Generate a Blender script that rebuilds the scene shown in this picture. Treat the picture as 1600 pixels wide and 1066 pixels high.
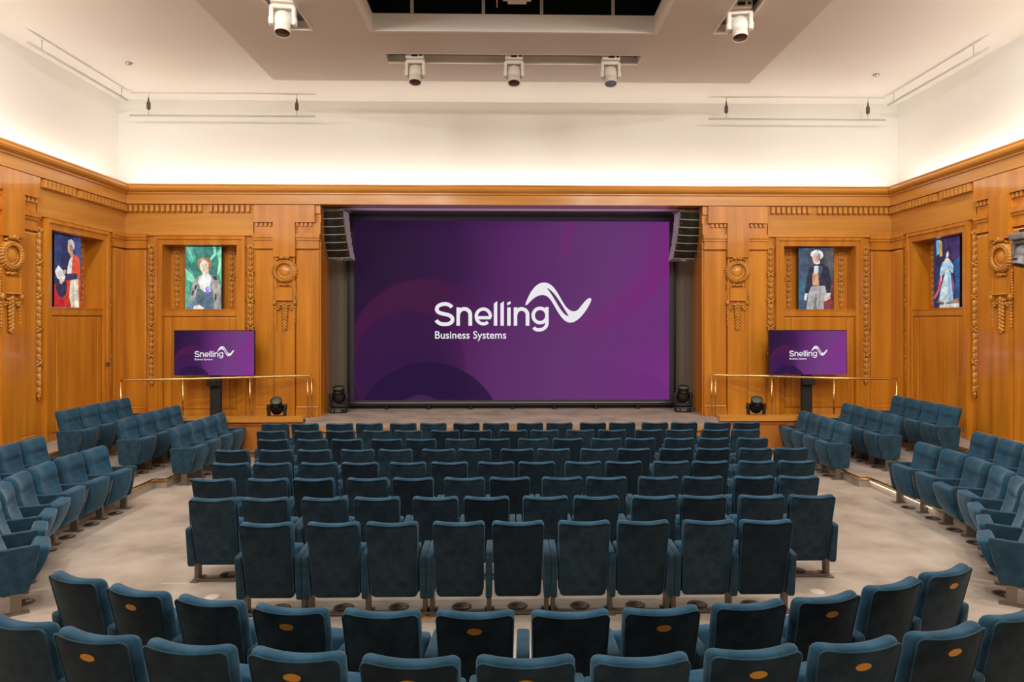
import bpy, bmesh, math, random
from mathutils import Vector, Matrix
random.seed(7)
R = math.radians
PI = math.pi
for o in list(bpy.data.objects): bpy.data.objects.remove(o)
C = bpy.context.scene.collection
SC = bpy.context.scene

# ------------------------------------------------------------------ camera
XC = 0.09                       # centre line of the hall
cd = bpy.data.cameras.new('camera'); cam = bpy.data.objects.new('camera', cd); C.objects.link(cam)
cam.location = (0, 0, 2.94); cam.rotation_euler = (R(90), 0, -0.0205)
cd.sensor_width = 36; cd.lens = 36*1067/1600
cd.shift_x = (800-817)/1600; cd.shift_y = -(533-503)/1600
cd.clip_end = 200
SC.camera = cam
# ------------------------------------------------------------------ world, exposure
w = bpy.data.worlds.new('world'); SC.world = w; w.use_nodes = True
w.node_tree.nodes['Background'].inputs[0].default_value = (0.02, 0.02, 0.03, 1)
w.node_tree.nodes['Background'].inputs[1].default_value = 0.3
SC.view_settings.view_transform = 'Standard'
try: SC.view_settings.look = 'None'
except Exception: pass
SC.view_settings.gamma = 1
SC.view_settings.use_curve_mapping = False
SC.view_settings.exposure = 0.0
COVE, DOWN = 5.8, 92.0
DCOL = (1, .965, .92)

def area(name, loc, rot, sx, sy, power, col=(1, 0.86, 0.68), spread=180):
    l = bpy.data.lights.new(name, 'AREA'); l.shape = 'RECTANGLE'; l.size = sx; l.size_y = sy
    l.energy = power; l.color = col; l.spread = R(spread)
    o = bpy.data.objects.new(name, l); C.objects.link(o); o.location = loc; o.rotation_euler = rot
    return o
WX = 9.33                       # half width of the hall at the wood walls
XL, XR, YF = XC-WX, XC+WX, 16.6
WARM = (1, 0.94, 0.85)
# cove strips lying in the trough behind the cornice, shining up the white wall
area('cove_light', (XC, 16.72, 6.17), (R(180-12), 0, 0), 18.6, .06, COVE*18.6, WARM)
area('cove_light', (XL-.12, 8.0, 6.17), (R(180), R(12), 0), .06, 17.0, COVE*17.0, WARM)
area('cove_light', (XR+.12, 8.0, 6.17), (R(180), R(-12), 0), .06, 17.0, COVE*17.0, WARM)
# downlights in the taupe ceiling panel and in the cream ceiling over the side seats
for y, t in ((2.5, 10), (5.8, 20), (9.0, 24)):
    for x in (-4.85, -2.9, 3.0, 4.85):
        area('downlight', (XC+x, y, 8.07), (R(t), 0, 0), .3, .3, DOWN, DCOL)
for y, t in ((4.0, 5), (7.3, 15), (10.2, 30)):
    for x in (-7.4, 7.4):
        area('downlight', (XC+x, y, 8.36), (R(t), 0, 0), .3, .3, DOWN*1.3, DCOL)
# unseen violet fill added to wash the soffit above the big screen
area('soffit_fill', (XC, 17.5, 5.45), (R(180), 0, 0), 8.0, .4, 11, (.60, .42, 1.0))

# ------------------------------------------------------------------ materials
def mat(name, col=(.8, .8, .8), rough=.5, metal=0, emit=None, es=1, **kw):
    m = bpy.data.materials.new(name); m.use_nodes = True
    b = m.node_tree.nodes['Principled BSDF']
    b.inputs['Base Color'].default_value = (*col, 1); b.inputs['Roughness'].default_value = rough
    b.inputs['Metallic'].default_value = metal
    if emit: b.inputs['Emission Color'].default_value = (*emit, 1); b.inputs['Emission Strength'].default_value = es
    for k, v in kw.items(): b.inputs[k.replace('_', ' ')].default_value = v
    return m
def nd(m, t, **kw):
    n = m.node_tree.nodes.new(t)
    for k, v in kw.items(): setattr(n, k, v)
    return n
def noisy(m, c1, c2, scale=(1, 1, 1), nscale=5, detail=6, lo=.35, hi=.65, bump=0, bscale=None, c3=None):
    nt = m.node_tree; b = nt.nodes['Principled BSDF']
    tc = nd(m, 'ShaderNodeTexCoord'); mp = nd(m, 'ShaderNodeMapping'); mp.inputs['Scale'].default_value = scale
    nt.links.new(tc.outputs['Object'], mp.inputs['Vector'])
    n = nd(m, 'ShaderNodeTexNoise'); n.inputs['Scale'].default_value = nscale; n.inputs['Detail'].default_value = detail
    nt.links.new(mp.outputs[0], n.inputs['Vector'])
    cr = nd(m, 'ShaderNodeValToRGB'); e = cr.color_ramp.elements
    e[0].position = lo; e[0].color = (*c1, 1); e[1].position = hi; e[1].color = (*c2, 1)
    if c3: x = e.new((lo+hi)/2); x.color = (*c3, 1)
    nt.links.new(n.outputs['Fac'], cr.inputs[0]); nt.links.new(cr.outputs[0], b.inputs['Base Color'])
    if bump:
        n2 = nd(m, 'ShaderNodeTexNoise'); n2.inputs['Scale'].default_value = bscale or 200; n2.inputs['Detail'].default_value = 3
        nt.links.new(tc.outputs['Object'], n2.inputs['Vector'])
        bp = nd(m, 'ShaderNodeBump'); bp.inputs['Strength'].default_value = bump; bp.inputs['Distance'].default_value = .01
        nt.links.new(n2.outputs['Fac'], bp.inputs['Height']); nt.links.new(bp.outputs[0], b.inputs['Normal'])
    return m
M = {}
M['wood'] = noisy(mat('golden_wood', rough=.32, Coat_Weight=.8, Coat_Roughness=.09, Coat_IOR=1.6), (.53, .178, .010), (.76, .305, .026), (1.6, 1.6, .12), 3.2, 8, .3, .7, c3=(.645, .238, .016))
M['wood_h'] = noisy(mat('golden_wood_lengthwise', rough=.32, Coat_Weight=.2, Coat_Roughness=.15), (.57, .235, .032), (.76, .355, .070), (.12, .12, 2.0), 3.0, 8, .3, .7, c3=(.67, .295, .048))
M['wood_carved'] = noisy(mat('carved_wood', rough=.36), (.50, .20, .022), (.70, .33, .06), (1, 1, 1), 6, 4, .3, .7)
M['wood_red'] = noisy(mat('reddish_stage_wood', rough=.35), (.42, .13, .02), (.56, .20, .035), (1.6, 1.6, .15), 3, 6, .3, .7)
M['plaster'] = noisy(mat('cream_plaster', rough=.85), (.78, .765, .725), (.81, .795, .755), (1, 1, 1), .5, 2, .3, .7)
M['white'] = mat('white_paint', (.84, .80, .73), .7)
M['taupe'] = noisy(mat('taupe_paint', rough=.8), (.70, .665, .61), (.73, .69, .635), (1, 1, 1), .6, 2, .3, .7)
M['carpet'] = noisy(mat('beige_carpet', rough=.95), (.30, .245, .195), (.47, .39, .315), (1, 1, 1), 1.5, 8, .34, .66, .25, 260, c3=(.40, .328, .262))
M['greywall'] = mat('olive_grey_panel', (.19, .165, .12), .6)
M['black'] = mat('black_plastic', (.012, .012, .013), .4)
M['soft_black'] = mat('matt_black', (.02, .019, .017), .7)
M['charcoal'] = mat('charcoal_frame', (.035, .04, .045), .5)
M['brass'] = mat('polished_brass', (.85, .58, .22), .22, 1)
M['brass_dull'] = mat('brass_plaque_metal', (.62, .30, .035), .5, .5)
M['bronze'] = mat('bronze_leg_metal', (.20, .165, .125), .45, .5)
M['steel'] = mat('brushed_steel', (.55, .54, .52), .35, 1)
M['lampwhite'] = mat('cream_lamp_casing', (.74, .69, .60), .45)
M['lensdark'] = mat('amber_dark_lens', (.10, .03, .012), .15)
M['lensblue'] = mat('blue_grey_lens', (.20, .33, .50), .2)
M['lensgreen'] = mat('greenish_dark_lens', (.10, .13, .10), .12)
M['night'] = mat('night_glass', (.003, .005, .005), .5, Specular_IOR_Level=.1)
M['tape'] = mat('pale_tape', (.62, .56, .48), .7)
M['ventdark'] = mat('dark_vent_metal', (.11, .09, .07), .6, .3)
M['speaker'] = mat('speaker_grille_cloth', (.016, .014, .007), .6, Specular_IOR_Level=.2)
M['speaker_edge'] = mat('speaker_edge_trim', (.17, .155, .10), .5)
M['lilac_lit'] = mat('screen_lit_cabinet_side', (.55, .53, .60), .5)  # violet light from the screen put into the cabinet colour
M['led_dim'] = mat('step_strip_glow', (1, 1, 1), .5, emit=(1, .85, .6), es=.3)
M['lampgrey'] = mat('grey_lamp_casing', (.20, .20, .205), .4)
M['channel'] = mat('cream_channel', (.74, .72, .67), .7)
M['railgrey'] = mat('pale_grey_rail', (.52, .50, .46), .5)
M['led'] = mat('led_strip_glow', (1, 1, 1), .5, emit=(1, .85, .6), es=6)
M['logo'] = mat('logo_white', (0, 0, 0), 1, emit=(.86, .84, .88), es=.95)
def velvet(name, a, b_, sheen=.5):
    m = noisy(mat(name, rough=.85), a, b_, (1, 1, 1), 9, 7, .36, .64, .22, 130)
    b = m.node_tree.nodes['Principled BSDF']
    b.inputs['Sheen Weight'].default_value = sheen; b.inputs['Sheen Roughness'].default_value = .35
    b.inputs['Sheen Tint'].default_value = (.60, .78, .92, 1)
    b.inputs['Specular IOR Level'].default_value = .2
    return m
M['velvet'] = velvet('blue_velvet', (.012, .056, .098), (.024, .086, .142), .50)
M['velvet_shaded'] = velvet('shaded_velvet_back', (.010, .024, .036), (.020, .041, .058), .14)  # same velvet as the front, shade on the backs put into the colour
def vary(m, lo, hi):
    nt = m.node_tree; b = nt.nodes['Principled BSDF']; l = b.inputs['Base Color'].links[0]; src = l.from_socket
    oi = nd(m, 'ShaderNodeObjectInfo'); mr = nd(m, 'ShaderNodeMapRange'); mr.inputs['To Min'].default_value = lo; mr.inputs['To Max'].default_value = hi
    nt.links.new(oi.outputs['Random'], mr.inputs['Value'])
    hs = nd(m, 'ShaderNodeHueSaturation'); nt.links.new(src, hs.inputs['Color']); nt.links.new(mr.outputs[0], hs.inputs['Value']); nt.links.new(hs.outputs[0], b.inputs['Base Color'])
vary(M['velvet_shaded'], .7, 1.6); vary(M['velvet'], .88, 1.12)
M['velvet_arm'] = velvet('blue_velvet_arm', (.014, .044, .07), (.024, .064, .098), .4)

# ------------------------------------------------------------------ mesh helpers
class MB:
    def __init__(s): s.v = []; s.f = []; s.mi = []; s.sm = []
    def add(s, vs, fs, mi=0, smooth=False):
        n = len(s.v); s.v += [tuple(v) for v in vs]; s.f += [tuple(i+n for i in f) for f in fs]
        s.mi += [mi]*len(fs); s.sm += [smooth]*len(fs)
    def box(s, x0, x1, y0, y1, z0, z1, T=None, mi=0):
        vs = [(x, y, z) for x in (x0, x1) for y in (y0, y1) for z in (z0, z1)]
        if T: vs = [T(*v) for v in vs]
        s.add(vs, [(0, 1, 3, 2), (4, 6, 7, 5), (0, 4, 5, 1), (2, 3, 7, 6), (0, 2, 6, 4), (1, 5, 7, 3)], mi)
    def bev(s, x0, x1, y0, y1, z0, z1, b, T=None, mi=0):
        """box whose -y... face (y1 side) is bevelled by b: a raised panel"""
        vs = [(x0, y0, z0), (x1, y0, z0), (x1, y0, z1), (x0, y0, z1), (x0, y1-b*.5, z0), (x1, y1-b*.5, z0), (x1, y1-b*.5, z1), (x0, y1-b*.5, z1),
              (x0+b, y1, z0+b), (x1-b, y1, z0+b), (x1-b, y1, z1-b), (x0+b, y1, z1-b)]
        if T: vs = [T(*v) for v in vs]
        f = [(0, 1, 2, 3), (8, 9, 10, 11)]
        for i in range(4):
            j = (i+1) % 4; f += [(i, j, j+4, i+4), (i+4, j+4, j+8, i+8)]
        s.add(vs, f, mi)
    def prism(s, poly, z0, z1, T=None, mi=0):
        n = len(poly); vs = [(x, y, z0) for x, y in poly]+[(x, y, z1) for x, y in poly]
        if T: vs = [T(*v) for v in vs]
        s.add(vs, [tuple(range(n)), tuple(range(n, 2*n))]+[(i, (i+1) % n, n+(i+1) % n, n+i) for i in range(n)], mi)
    def tube(s, pts, r, n=10, mi=0, cap=True):
        pts = [Vector(p) for p in pts]; k = len(pts); rs = r if isinstance(r, (list, tuple)) else [r]*k
        vs = []
        up = None
        for i, p in enumerate(pts):
            d = (pts[min(i+1, k-1)]-pts[max(i-1, 0)]).normalized()
            if up is None: up = Vector((0, 0, 1)) if abs(d.z) < .9 else Vector((1, 0, 0))
            a = d.cross(up).normalized(); b = a.cross(d).normalized(); up = b
            for j in range(n):
                t = 2*PI*j/n; vs.append(p+(a*math.cos(t)+b*math.sin(t))*rs[i])
        fs = [(i*n+j, i*n+(j+1) % n, (i+1)*n+(j+1) % n, (i+1)*n+j) for i in range(k-1) for j in range(n)]
        s.add(vs, fs, mi, True)
        if cap: s.add([vs[j] for j in range(n)], [tuple(range(n))], mi); s.add([vs[(k-1)*n+j] for j in range(n)], [tuple(range(n))], mi)
    def lathe(s, prof, n=20, T=None, mi=0, axis='z'):
        vs = []
        for r, z in prof:
            for j in range(n):
                t = 2*PI*j/n; x, y = r*math.cos(t), r*math.sin(t)
                vs.append((x, y, z) if axis == 'z' else (x, z, y) if axis == 'y' else (z, x, y))
        if T: vs = [T(*v) for v in vs]
        k = len(prof)
        s.add(vs, [(i*n+j, i*n+(j+1) % n, (i+1)*n+(j+1) % n, (i+1)*n+j) for i in range(k-1) for j in range(n)], mi, True)
        s.add([vs[j] for j in range(n)], [tuple(range(n))], mi); s.add([vs[(k-1)*n+j] for j in range(n)], [tuple(range(n))], mi)
    def blob(s, c, rad, rot=0, nu=7, nv=4, mi=0):
        """ellipsoid at c with radii rad, turned by rot in the x-z plane"""
        cx, cy, cz = c; cr, sr = math.cos(rot), math.sin(rot); vs = []
        for i in range(nv+1):
            ph = PI*i/nv-PI/2
            for j in range(nu):
                t = 2*PI*j/nu
                x, y, z = rad[0]*math.cos(ph)*math.cos(t), rad[1]*math.cos(ph)*math.sin(t), rad[2]*math.sin(ph)
                vs.append((cx+x*cr-z*sr, cy+y, cz+x*sr+z*cr))
        s.add(vs, [(i*nu+j, i*nu+(j+1) % nu, (i+1)*nu+(j+1) % nu, (i+1)*nu+j) for i in range(nv) for j in range(nu)], mi, True)
    def mesh(s, name, mats):
        me = bpy.data.meshes.new(name); me.from_pydata(s.v, [], s.f)
        for m in (mats if isinstance(mats, (list, tuple)) else [mats]): me.materials.append(M[m] if isinstance(m, str) else m)
        for p, mi, sm in zip(me.polygons, s.mi, s.sm): p.material_index = mi; p.use_smooth = sm
        bm = bmesh.new(); bm.from_mesh(me); bmesh.ops.remove_doubles(bm, verts=bm.verts, dist=1e-5)
        bmesh.ops.recalc_face_normals(bm, faces=bm.faces); bm.to_mesh(me); bm.free(); me.update()
        return me
    def build(s, name, mats, parent=None, **kw): return link(name, s.mesh(name, mats), parent, **kw)
def link(name, me, parent=None, loc=None, rot=None, scale=None):
    o = bpy.data.objects.new(name, me); C.objects.link(o)
    if parent: o.parent = parent
    if loc: o.location = loc
    if rot is not None: o.rotation_euler = rot if isinstance(rot, (tuple, list)) else (0, 0, rot)
    if scale: o.scale = scale
    return o
def tag(o, label, cat, group=None, kind=None):
    o['label'] = label; o['category'] = cat
    if group: o['group'] = group
    if kind: o['kind'] = kind
    return o
def struct(o, label=None, cat=None):
    o['kind'] = 'structure'
    if label: o['label'] = label
    if cat: o['category'] = cat
    return o
def empty(name, loc=(0, 0, 0), rot=0, parent=None):
    o = bpy.data.objects.new(name, None); C.objects.link(o); o.location = loc; o.rotation_euler = (0, 0, rot); o.empty_display_size = .1
    if parent: o.parent = parent
    return o
def rbox(size, r, n=(1, 1, 1), fmap=None, smooth=True):
    """rounded box mesh data centred on the origin; fmap bends it"""
    def ticks(h, k, r):
        i = h-r
        return [-h, -h+r*.35, -i]+[-i+2*i*(j+1)/(k) for j in range(k-1)]+[i, h-r*.35, h]
    tx, ty, tz = (ticks(size[a]/2, n[a], r) for a in range(3))
    hs = [size[a]/2-r for a in range(3)]
    idx = {}; vs = []; fs = []
    def V(i, j, k):
        if (i, j, k) not in idx:
            p = Vector((tx[i], ty[j], tz[k]))
            q = Vector([max(-hs[a], min(hs[a], p[a])) for a in range(3)])
            d = p-q
            if d.length > 1e-9: p = q+d.normalized()*r
            idx[(i, j, k)] = len(vs); vs.append(tuple(fmap(*p)) if fmap else tuple(p))
        return idx[(i, j, k)]
    nx, ny, nz = len(tx)-1, len(ty)-1, len(tz)-1
    for i in range(nx):
        for j in range(ny):
            for k in (0, nz): fs.append((V(i, j, k), V(i+1, j, k), V(i+1, j+1, k), V(i, j+1, k)))
    for i in range(nx):
        for k in range(nz):
            for j in (0, ny): fs.append((V(i, j, k), V(i+1, j, k), V(i+1, j, k+1), V(i, j, k+1)))
    for j in range(ny):
        for k in range(nz):
            for i in (0, nx): fs.append((V(i, j, k), V(i, j+1, k), V(i, j+1, k+1), V(i, j, k+1)))
    return vs, fs

# ------------------------------------------------------------------ floor, tiers, stage
def slab(name, poly, z0, z1, m, **kw):
    b = MB(); b.prism(poly, z0, z1); return b.build(name, m, **kw)
ZS = .65
struct(slab('floor', [(XL-.8, -3), (XR+.8, -3), (XR+.8, 18.6), (XL-.8, 18.6)], -.1, 0, 'carpet'), 'beige mottled carpet floor of the hall', 'floor')
def tier(name, edge, z0, z1, side, label, led=None):
    x_out = XL-.05 if side < 0 else XR+.05
    poly = edge+[(x_out, edge[-1][1]), (x_out, edge[0][1])]
    o = struct(slab(name, poly, z0, z1-.004, 'carpet'), label, 'floor')
    nb = MB()                                   # thin metal nosing along the edge
    for (xa, ya), (xb, yb) in zip(edge[:-1], edge[1:]):
        dx, dy = xb-xa, yb-ya; L = math.hypot(dx, dy); nx, ny = (dy/L*.02, -dx/L*.02)
        if (nx*(-side)) < 0 and abs(nx) > .002: nx, ny = -nx, -ny
        nb.prism([(xa+nx, ya+ny), (xb+nx, yb+ny), (xb-nx*1.6, yb-ny*1.6), (xa-nx*1.6, ya-ny*1.6)], z1-.03, z1+.003)
    nb.build('nosing', 'brass', o)
    return o
eL1 = [(-6.05, 14.95), (-6.05, 12.2), (-6.27, 12.2), (-6.27, 9.6), (-6.2, 8.9), (-5.95, 8.2), (-5.62, 7.55), (-5.3, 6.95)]
tier('floor_tier', eL1, 0, .16, -1, 'low carpeted step under the left side seats')
tier('floor_tier', [(-7.0, 14.95), (-7.0, 12.2), (-7.5, 12.2), (-7.5, 9.2), (-7.0, 7.6)], .16, .32, -1, 'second carpeted step by the left wall')
tier('floor_tier', [(-8.35, 14.95), (-8.35, 12.0), (-8.7, 12.0), (-8.7, 6)], .32, .54, -1, 'top carpeted landing along the left wall')
eR1 = [(6.24, 14.95), (6.24, 12.05), (6.42, 12.05), (6.45, 9.6), (6.36, 8.9), (6.13, 8.2), (5.8, 7.55), (5.5, 6.95)]
t = tier('floor_tier', eR1, 0, .16, 1, 'low carpeted step under the right side seats')
b = MB(); b.box(6.405, 6.42, 10.2, 12.0, .105, .118); b.build('led_strip', 'led_dim', t)
area('step_light', (6.38, 11.1, .10), (0, R(-60), 0), .02, 1.8, .5, WARM)
tier('floor_tier', [(7.28, 14.95), (7.28, 12.2), (7.78, 12.2), (7.78, 9.2), (7.3, 7.6)], .16, .32, 1, 'second carpeted step by the right wall')
tier('floor_tier', [(8.65, 14.95), (8.65, 12.0), (9.0, 12.0), (9.0, 6)], .32, .54, 1, 'top carpeted landing along the right wall')
def arc(cx, cy, r, a0, a1, n): return [(cx+r*math.sin(R(a0+(a1-a0)*i/n)), cy-r*math.cos(R(a0+(a1-a0)*i/n))) for i in range(n+1)]
rear = [(x, y) for x, y in arc(.1, 14.2, 10.12, -30, 30, 16)]
struct(slab('floor_tier', rear+[(6.5, 5.0), (6.5, -3), (-6.3, -3), (-6.3, 5.0)], 0, .167, 'carpet'), 'curved carpeted step under the nearest row of chairs', 'floor')
stage = struct(slab('stage_floor', [(XL-.3, 15.05), (-4.46, 15.05), (-4.46, 14.78), (4.64, 14.78), (4.64, 15.05), (XR+.3, 15.05), (XR+.3, 18.6), (XL-.3, 18.6)], 0, ZS, 'carpet'), 'raised carpeted stage in front of the big screen', 'stage')
b = MB()
for i in range(12):
    x0 = -4.44+i*.757; b.bev(x0+.02, x0+.737, 14.78, 14.745, .08, .56, .03, T=lambda x, y, z: (x, y, z))
b.build('fascia_panel', 'wood_red', stage)
b = MB(); b.box(-4.46, 4.64, 14.72, 14.80, .58, .655); b.box(-4.46, 4.64, 14.73, 14.79, 0, .08); b.build('stage_edging', 'wood_h', stage)
for sd in (-1, 1):                              # low wooden parapets flanking the stage
    x0, x1 = XC+sd*4.56, XC+sd*(WX-.12); x0, x1 = min(x0, x1), max(x0, x1)
    side = 'left' if sd < 0 else 'right'
    par = empty('stage_parapet', ((x0+x1)/2, 15.0, 0)); tag(par, f'low panelled wooden parapet at the {side} end of the stage', 'parapet')
    b = MB(); b.box(x0, x1, 14.95, 15.09, 0, .80, T=lambda x, y, z: (x-(x0+x1)/2, y-15.0, z)); b.build('body', 'wood_red', par)
    for i in range(6):
        xa = x0+.05+i*(x1-x0-.1)/6; xb = xa+(x1-x0-.1)/6-.06
        b = MB(); b.bev(xa, xb, 14.95, 14.915, .12, .70, .04, T=lambda x, y, z: (x-(x0+x1)/2, y-15.0, z)); b.build('panel', 'wood_red', par)
    b = MB(); b.box(x0-.02, x1, 14.895, 15.13, .76, .87, T=lambda x, y, z: (x-(x0+x1)/2, y-15.0, z)); b.build('coping', 'wood_h', par)

# ------------------------------------------------------------------ walls
def Tfl(s, n, z): return (XL+s, YF-n, z)
def Tfr(s, n, z): return (XR-s, YF-n, z)
def Tl(s, n, z): return (XL+n, YF-s, z)
def Tr(s, n, z): return (XR-n, YF-s, z)
SIDES = {'front_left': (Tfl, 0), 'front_right': (Tfr, 0), 'left': (Tl, R(90)), 'right': (Tr, R(-90))}
# carved pieces, modelled facing -y, x across, z up, origin at the top
def garland(L, w):
    b = MB(); z = 0; i = 0
    b.blob((0, 0, -.03), (w*.62, .035, .04)); b.blob((-w*.4, -.01, -.06), (w*.3, .03, .05), .5); b.blob((w*.4, -.01, -.06), (w*.3, .03, .05), -.5)
    z = -.1
    while z > -L+.08:
        k = i % 5
        if k == 4:
            for a in (-1, 1):
                b.blob((a*w*.34, -.012, z-.03), (w*.36, .035, .035), a*.6); b.blob((a*w*.30, -.012, z-.085), (w*.34, .035, .035), -a*.6)
            b.blob((0, -.03, z-.055), (w*.25, .03, .035)); z -= .12
        else:
            b.blob((0, -.012, z-.07), (w*.26, .045, .088)); b.blob((-w*.30, 0, z-.06), (w*.17, .035, .082), .08); b.blob((w*.30, 0, z-.06), (w*.17, .035, .082), -.08)
            b.blob((0, -.04, z-.118), (w*.20, .016, .018)); z -= .135
        i += 1
    b.blob((0, -.01, z-.04), (w*.4, .04, .055)); b.blob((0, -.005, z-.09), (w*.22, .03, .04))
    return b.mesh('carved_garland', 'wood_carved')
G_LONG = garland(3.35, .15); G_SHORT = garland(1.38, .14)
def ornament():
    b = MB()                                    # wreath ring of leaves, origin at the wreath centre
    for i in range(26):
        t = 2*PI*i/26
        b.blob((.205*math.cos(t), -.03, .205*math.sin(t)), (.05, .05, .035), t+.7)
        b.blob((.175*math.cos(t+.1), -.05, .175*math.sin(t+.1)), (.022, .03, .035), t-.3)
        b.blob((.238*math.cos(t+.05), -.02, .238*math.sin(t+.05)), (.022, .03, .034), t-.5)
    wr = b.mesh('wreath', 'wood_carved')
    b = MB(); b.lathe([(.0, -.055), (.06, -.05), (.105, -.035), (.125, -.015), (.13, -.03), (.155, -.03), (.16, 0)], 28, axis='y')
    me = b.mesh('medallion', 'wood')
    b = MB()                                    # bow above
    for a in (-1, 1):
        b.blob((a*.06, -.05, .285), (.065, .035, .032), a*.5); b.blob((a*.13, -.04, .255), (.045, .03, .02), -a*.6)
    b.blob((0, -.06, .30), (.035, .04, .045)); b.blob((0, -.05, .345), (.04, .03, .03)); 
    bow = b.mesh('ribbon_bow', 'wood_carved')
    b = MB()                                    # torch drop, knots and side swags
    b.blob((0, -.04, -.30), (.06, .04, .03)); b.blob((-.07, -.03, -.29), (.05, .03, .02), .4); b.blob((.07, -.03, -.29), (.05, .03, .02), -.4)
    z = -.70
    for i in range(9):
        w_ = .062-.003*i
        for a in (-1, 0, 1): b.blob((a*w_*.62, -.04+abs(a)*.015, z-.02*abs(a)), (w_*.5, .035, .045), a*.5)
        z -= .062
    b.blob((0, -.03, z), (.035, .03, .03))
    for a in (-1, 1):
        for i in range(10):
            t = i/9; b.blob((a*(.215-.01*math.sin(t*6)), -.015, -.25-.42*t), (.022, .022, .028), a*.2)
        for i in range(6):
            t = i/5; b.blob((a*(.20-.12*t), -.025, -.70-.10*math.sin(PI*t)-.02), (.03, .028, .024), a*(1-t)*1.2)
        b.blob((a*.20, -.035, -.68), (.04, .045, .06))
        for i in range(8): b.blob((a*.20, -.015, -.78-.055*i), (.026-.002*i, .022, .03), (i % 2-.5)*.5)
    dr = b.mesh('torch_drop', 'wood_carved')
    b = MB(); b.bev(-.165, .165, 0, -.05, -.63, -.34, .02); pl = b.mesh('plaque', 'wood')
    return wr, me, bow, dr, pl
ORN = ornament()
b = MB(); b.box(-.036, .036, 0, -.10, -.078, .075); DENT = b.mesh('dentil', 'wood_h')
b = MB(); b.box(-.026, .026, 0, -.06, -.04, .04); DENTS = b.mesh('dentil_small', 'wood_h')
ZB, ZT = 0.0, 6.05
def module(side, T, rot, s_off=0, L=4.7, walls=True, root=None, mirror=False, detail=True):
    """one bay: corner panel, garland, portrait niche in its frame, garland, pilaster"""
    S = (lambda s: s_off+s)
    def TT(s, n, z): return T(S(s), n, z)
    zb = ZS if side.startswith('front') else .5
    if root is None:
        b = MB()
        b.box(-.6, .94, -.6, 0, ZB, ZT, TT); b.box(2.71, L, -.6, 0, ZB, ZT, TT)
        b.box(.94, 2.71, -.6, 0, ZB, 3.23, TT); b.box(.94, 2.71, -.6, 0, 4.79, ZT, TT); b.box(.94, 2.71, -.6, -.36, 3.23, 4.79, TT)
        root = b.build('wall_'+side, 'wood'); struct(root, f'golden panelled wood wall, {side.replace("_", " ")} of the hall', 'wall')
    P = lambda b, n, m='wood': b.build(n, m, root)
    # panels of the pilasters
    for s0, s1 in ((.03, .55), (3.14, 3.60), (4.12, L-.04)):
        b = MB(); b.bev(s0, s1, 0, .07, zb+.26, 4.66, .025, TT); P(b, 'panel')
        b = MB(); b.box(s0, s1, 0, .10, zb, zb+.20, TT); b.bev(s0-.0, s1+.0, 0, .085, zb+.20, zb+.26, .02, TT); P(b, 'plinth')
        b = MB(); b.box(s0-.02, s1+.02, 0, .085, 4.70, 4.76, TT); b.box(s0, s1, 0, .07, 4.76, 4.90, TT)
        b.box(s0-.03, s1+.03, 0, .10, 4.90, 4.96, TT); b.box(s0-.04, s1+.04, 0, .13, 4.96, 5.06, TT); P(b, 'capital_moulding')
    # shaft with head block
    b = MB(); b.box(3.62, 4.10, 0, .10, zb, 2.72, TT); b.box(3.62, 3.67, 0, .10, 2.72, 4.5, TT); b.box(4.05, 4.10, 0, .10, 2.72, 4.5, TT)
    b.box(3.67, 4.05, 0, .06, 2.72, 4.5, TT); b.box(3.60, 4.12, 0, .16, 4.5, 5.33, TT); P(b, 'pilaster_shaft')
    b = MB(); b.box(3.14, L-.12, 0, .14, 5.33, 5.74, TT); b.box(3.10, L, 0, .05, 5.06, 5.33, TT); P(b, 'head_block')
    # niche frame: two steps
    b = MB()
    b.box(.77, .84, 0, .11, zb, 4.99, TT); b.box(2.84, 2.91, 0, .11, zb, 4.99, TT); b.box(.84, 2.84, 0, .11, 4.92, 4.99, TT)
    b.box(.84, .94, 0, .075, zb, 4.92, TT); b.box(2.71, 2.84, 0, .075, zb, 4.92, TT); b.box(.94, 2.71, 0, .075, 4.79, 4.92, TT)
    P(b, 'niche_frame')
    b = MB(); b.box(.94, 2.71, 0, .045, 3.08, 3.235, TT); b.box(.94, 2.71, -.01, .06, 3.22, 3.245, TT); P(b, 'sill_rail')
    for s0, s1 in ((.96, 1.13), (1.15, 2.50), (2.52, 2.69)):
        b = MB(); b.bev(s0, s1, 0, .03, zb+.2, 3.04, .02, TT); P(b, 'panel')
    b = MB(); b.box(.94, 2.71, 0, .05, zb, zb+.18, TT); P(b, 'plinth')
    # plain frieze
    b = MB(); b.box(0, 3.12, 0, .05, 5.06, 5.56, TT); b.box(0, 3.12, 0, .07, 5.01, 5.06, TT); b.box(0, L, 0, .055, 5.55, 5.76, TT); P(b, 'frieze_board', 'wood_h')
    # dentils
    n = 24
    for i in range(n):
        if i == 15: continue
        p = TT(.10+i*.126, .05, 5.655); link('dentil', DENT, root, p, rot)
    for s0 in (3.20, 4.16):
        for i in range(4 if s0 < 4 else 4): link('dentil', DENTS, root, TT(s0+i*.105, .05, 5.28), rot)
    if detail:
        for s in (.665, 3.02): link('carved_garland', G_LONG, root, TT(s, .02, 4.80), rot)
        for s in (1.10, 2.43): link('carved_garland', G_SHORT, root, TT(s, -.34, 4.70), rot)
        c = TT(3.86, .07, 4.16)
        for me, nm in zip(ORN, ('wreath', 'medallion', 'ribbon_bow', 'torch_drop', 'plaque')): link(nm, me, root, c, rot, (1.2, 1.2, 1.12))
        for s in (1.10, 2.43):
            b = MB(); b.bev(s-.12, s+.12, -.36, -.345, 3.27, 4.76, .01, TT); P(b, 'niche_panel')
    return root
roots = {}
for sd, (T, rot) in SIDES.items(): roots[sd] = module(sd, T, rot)
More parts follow.
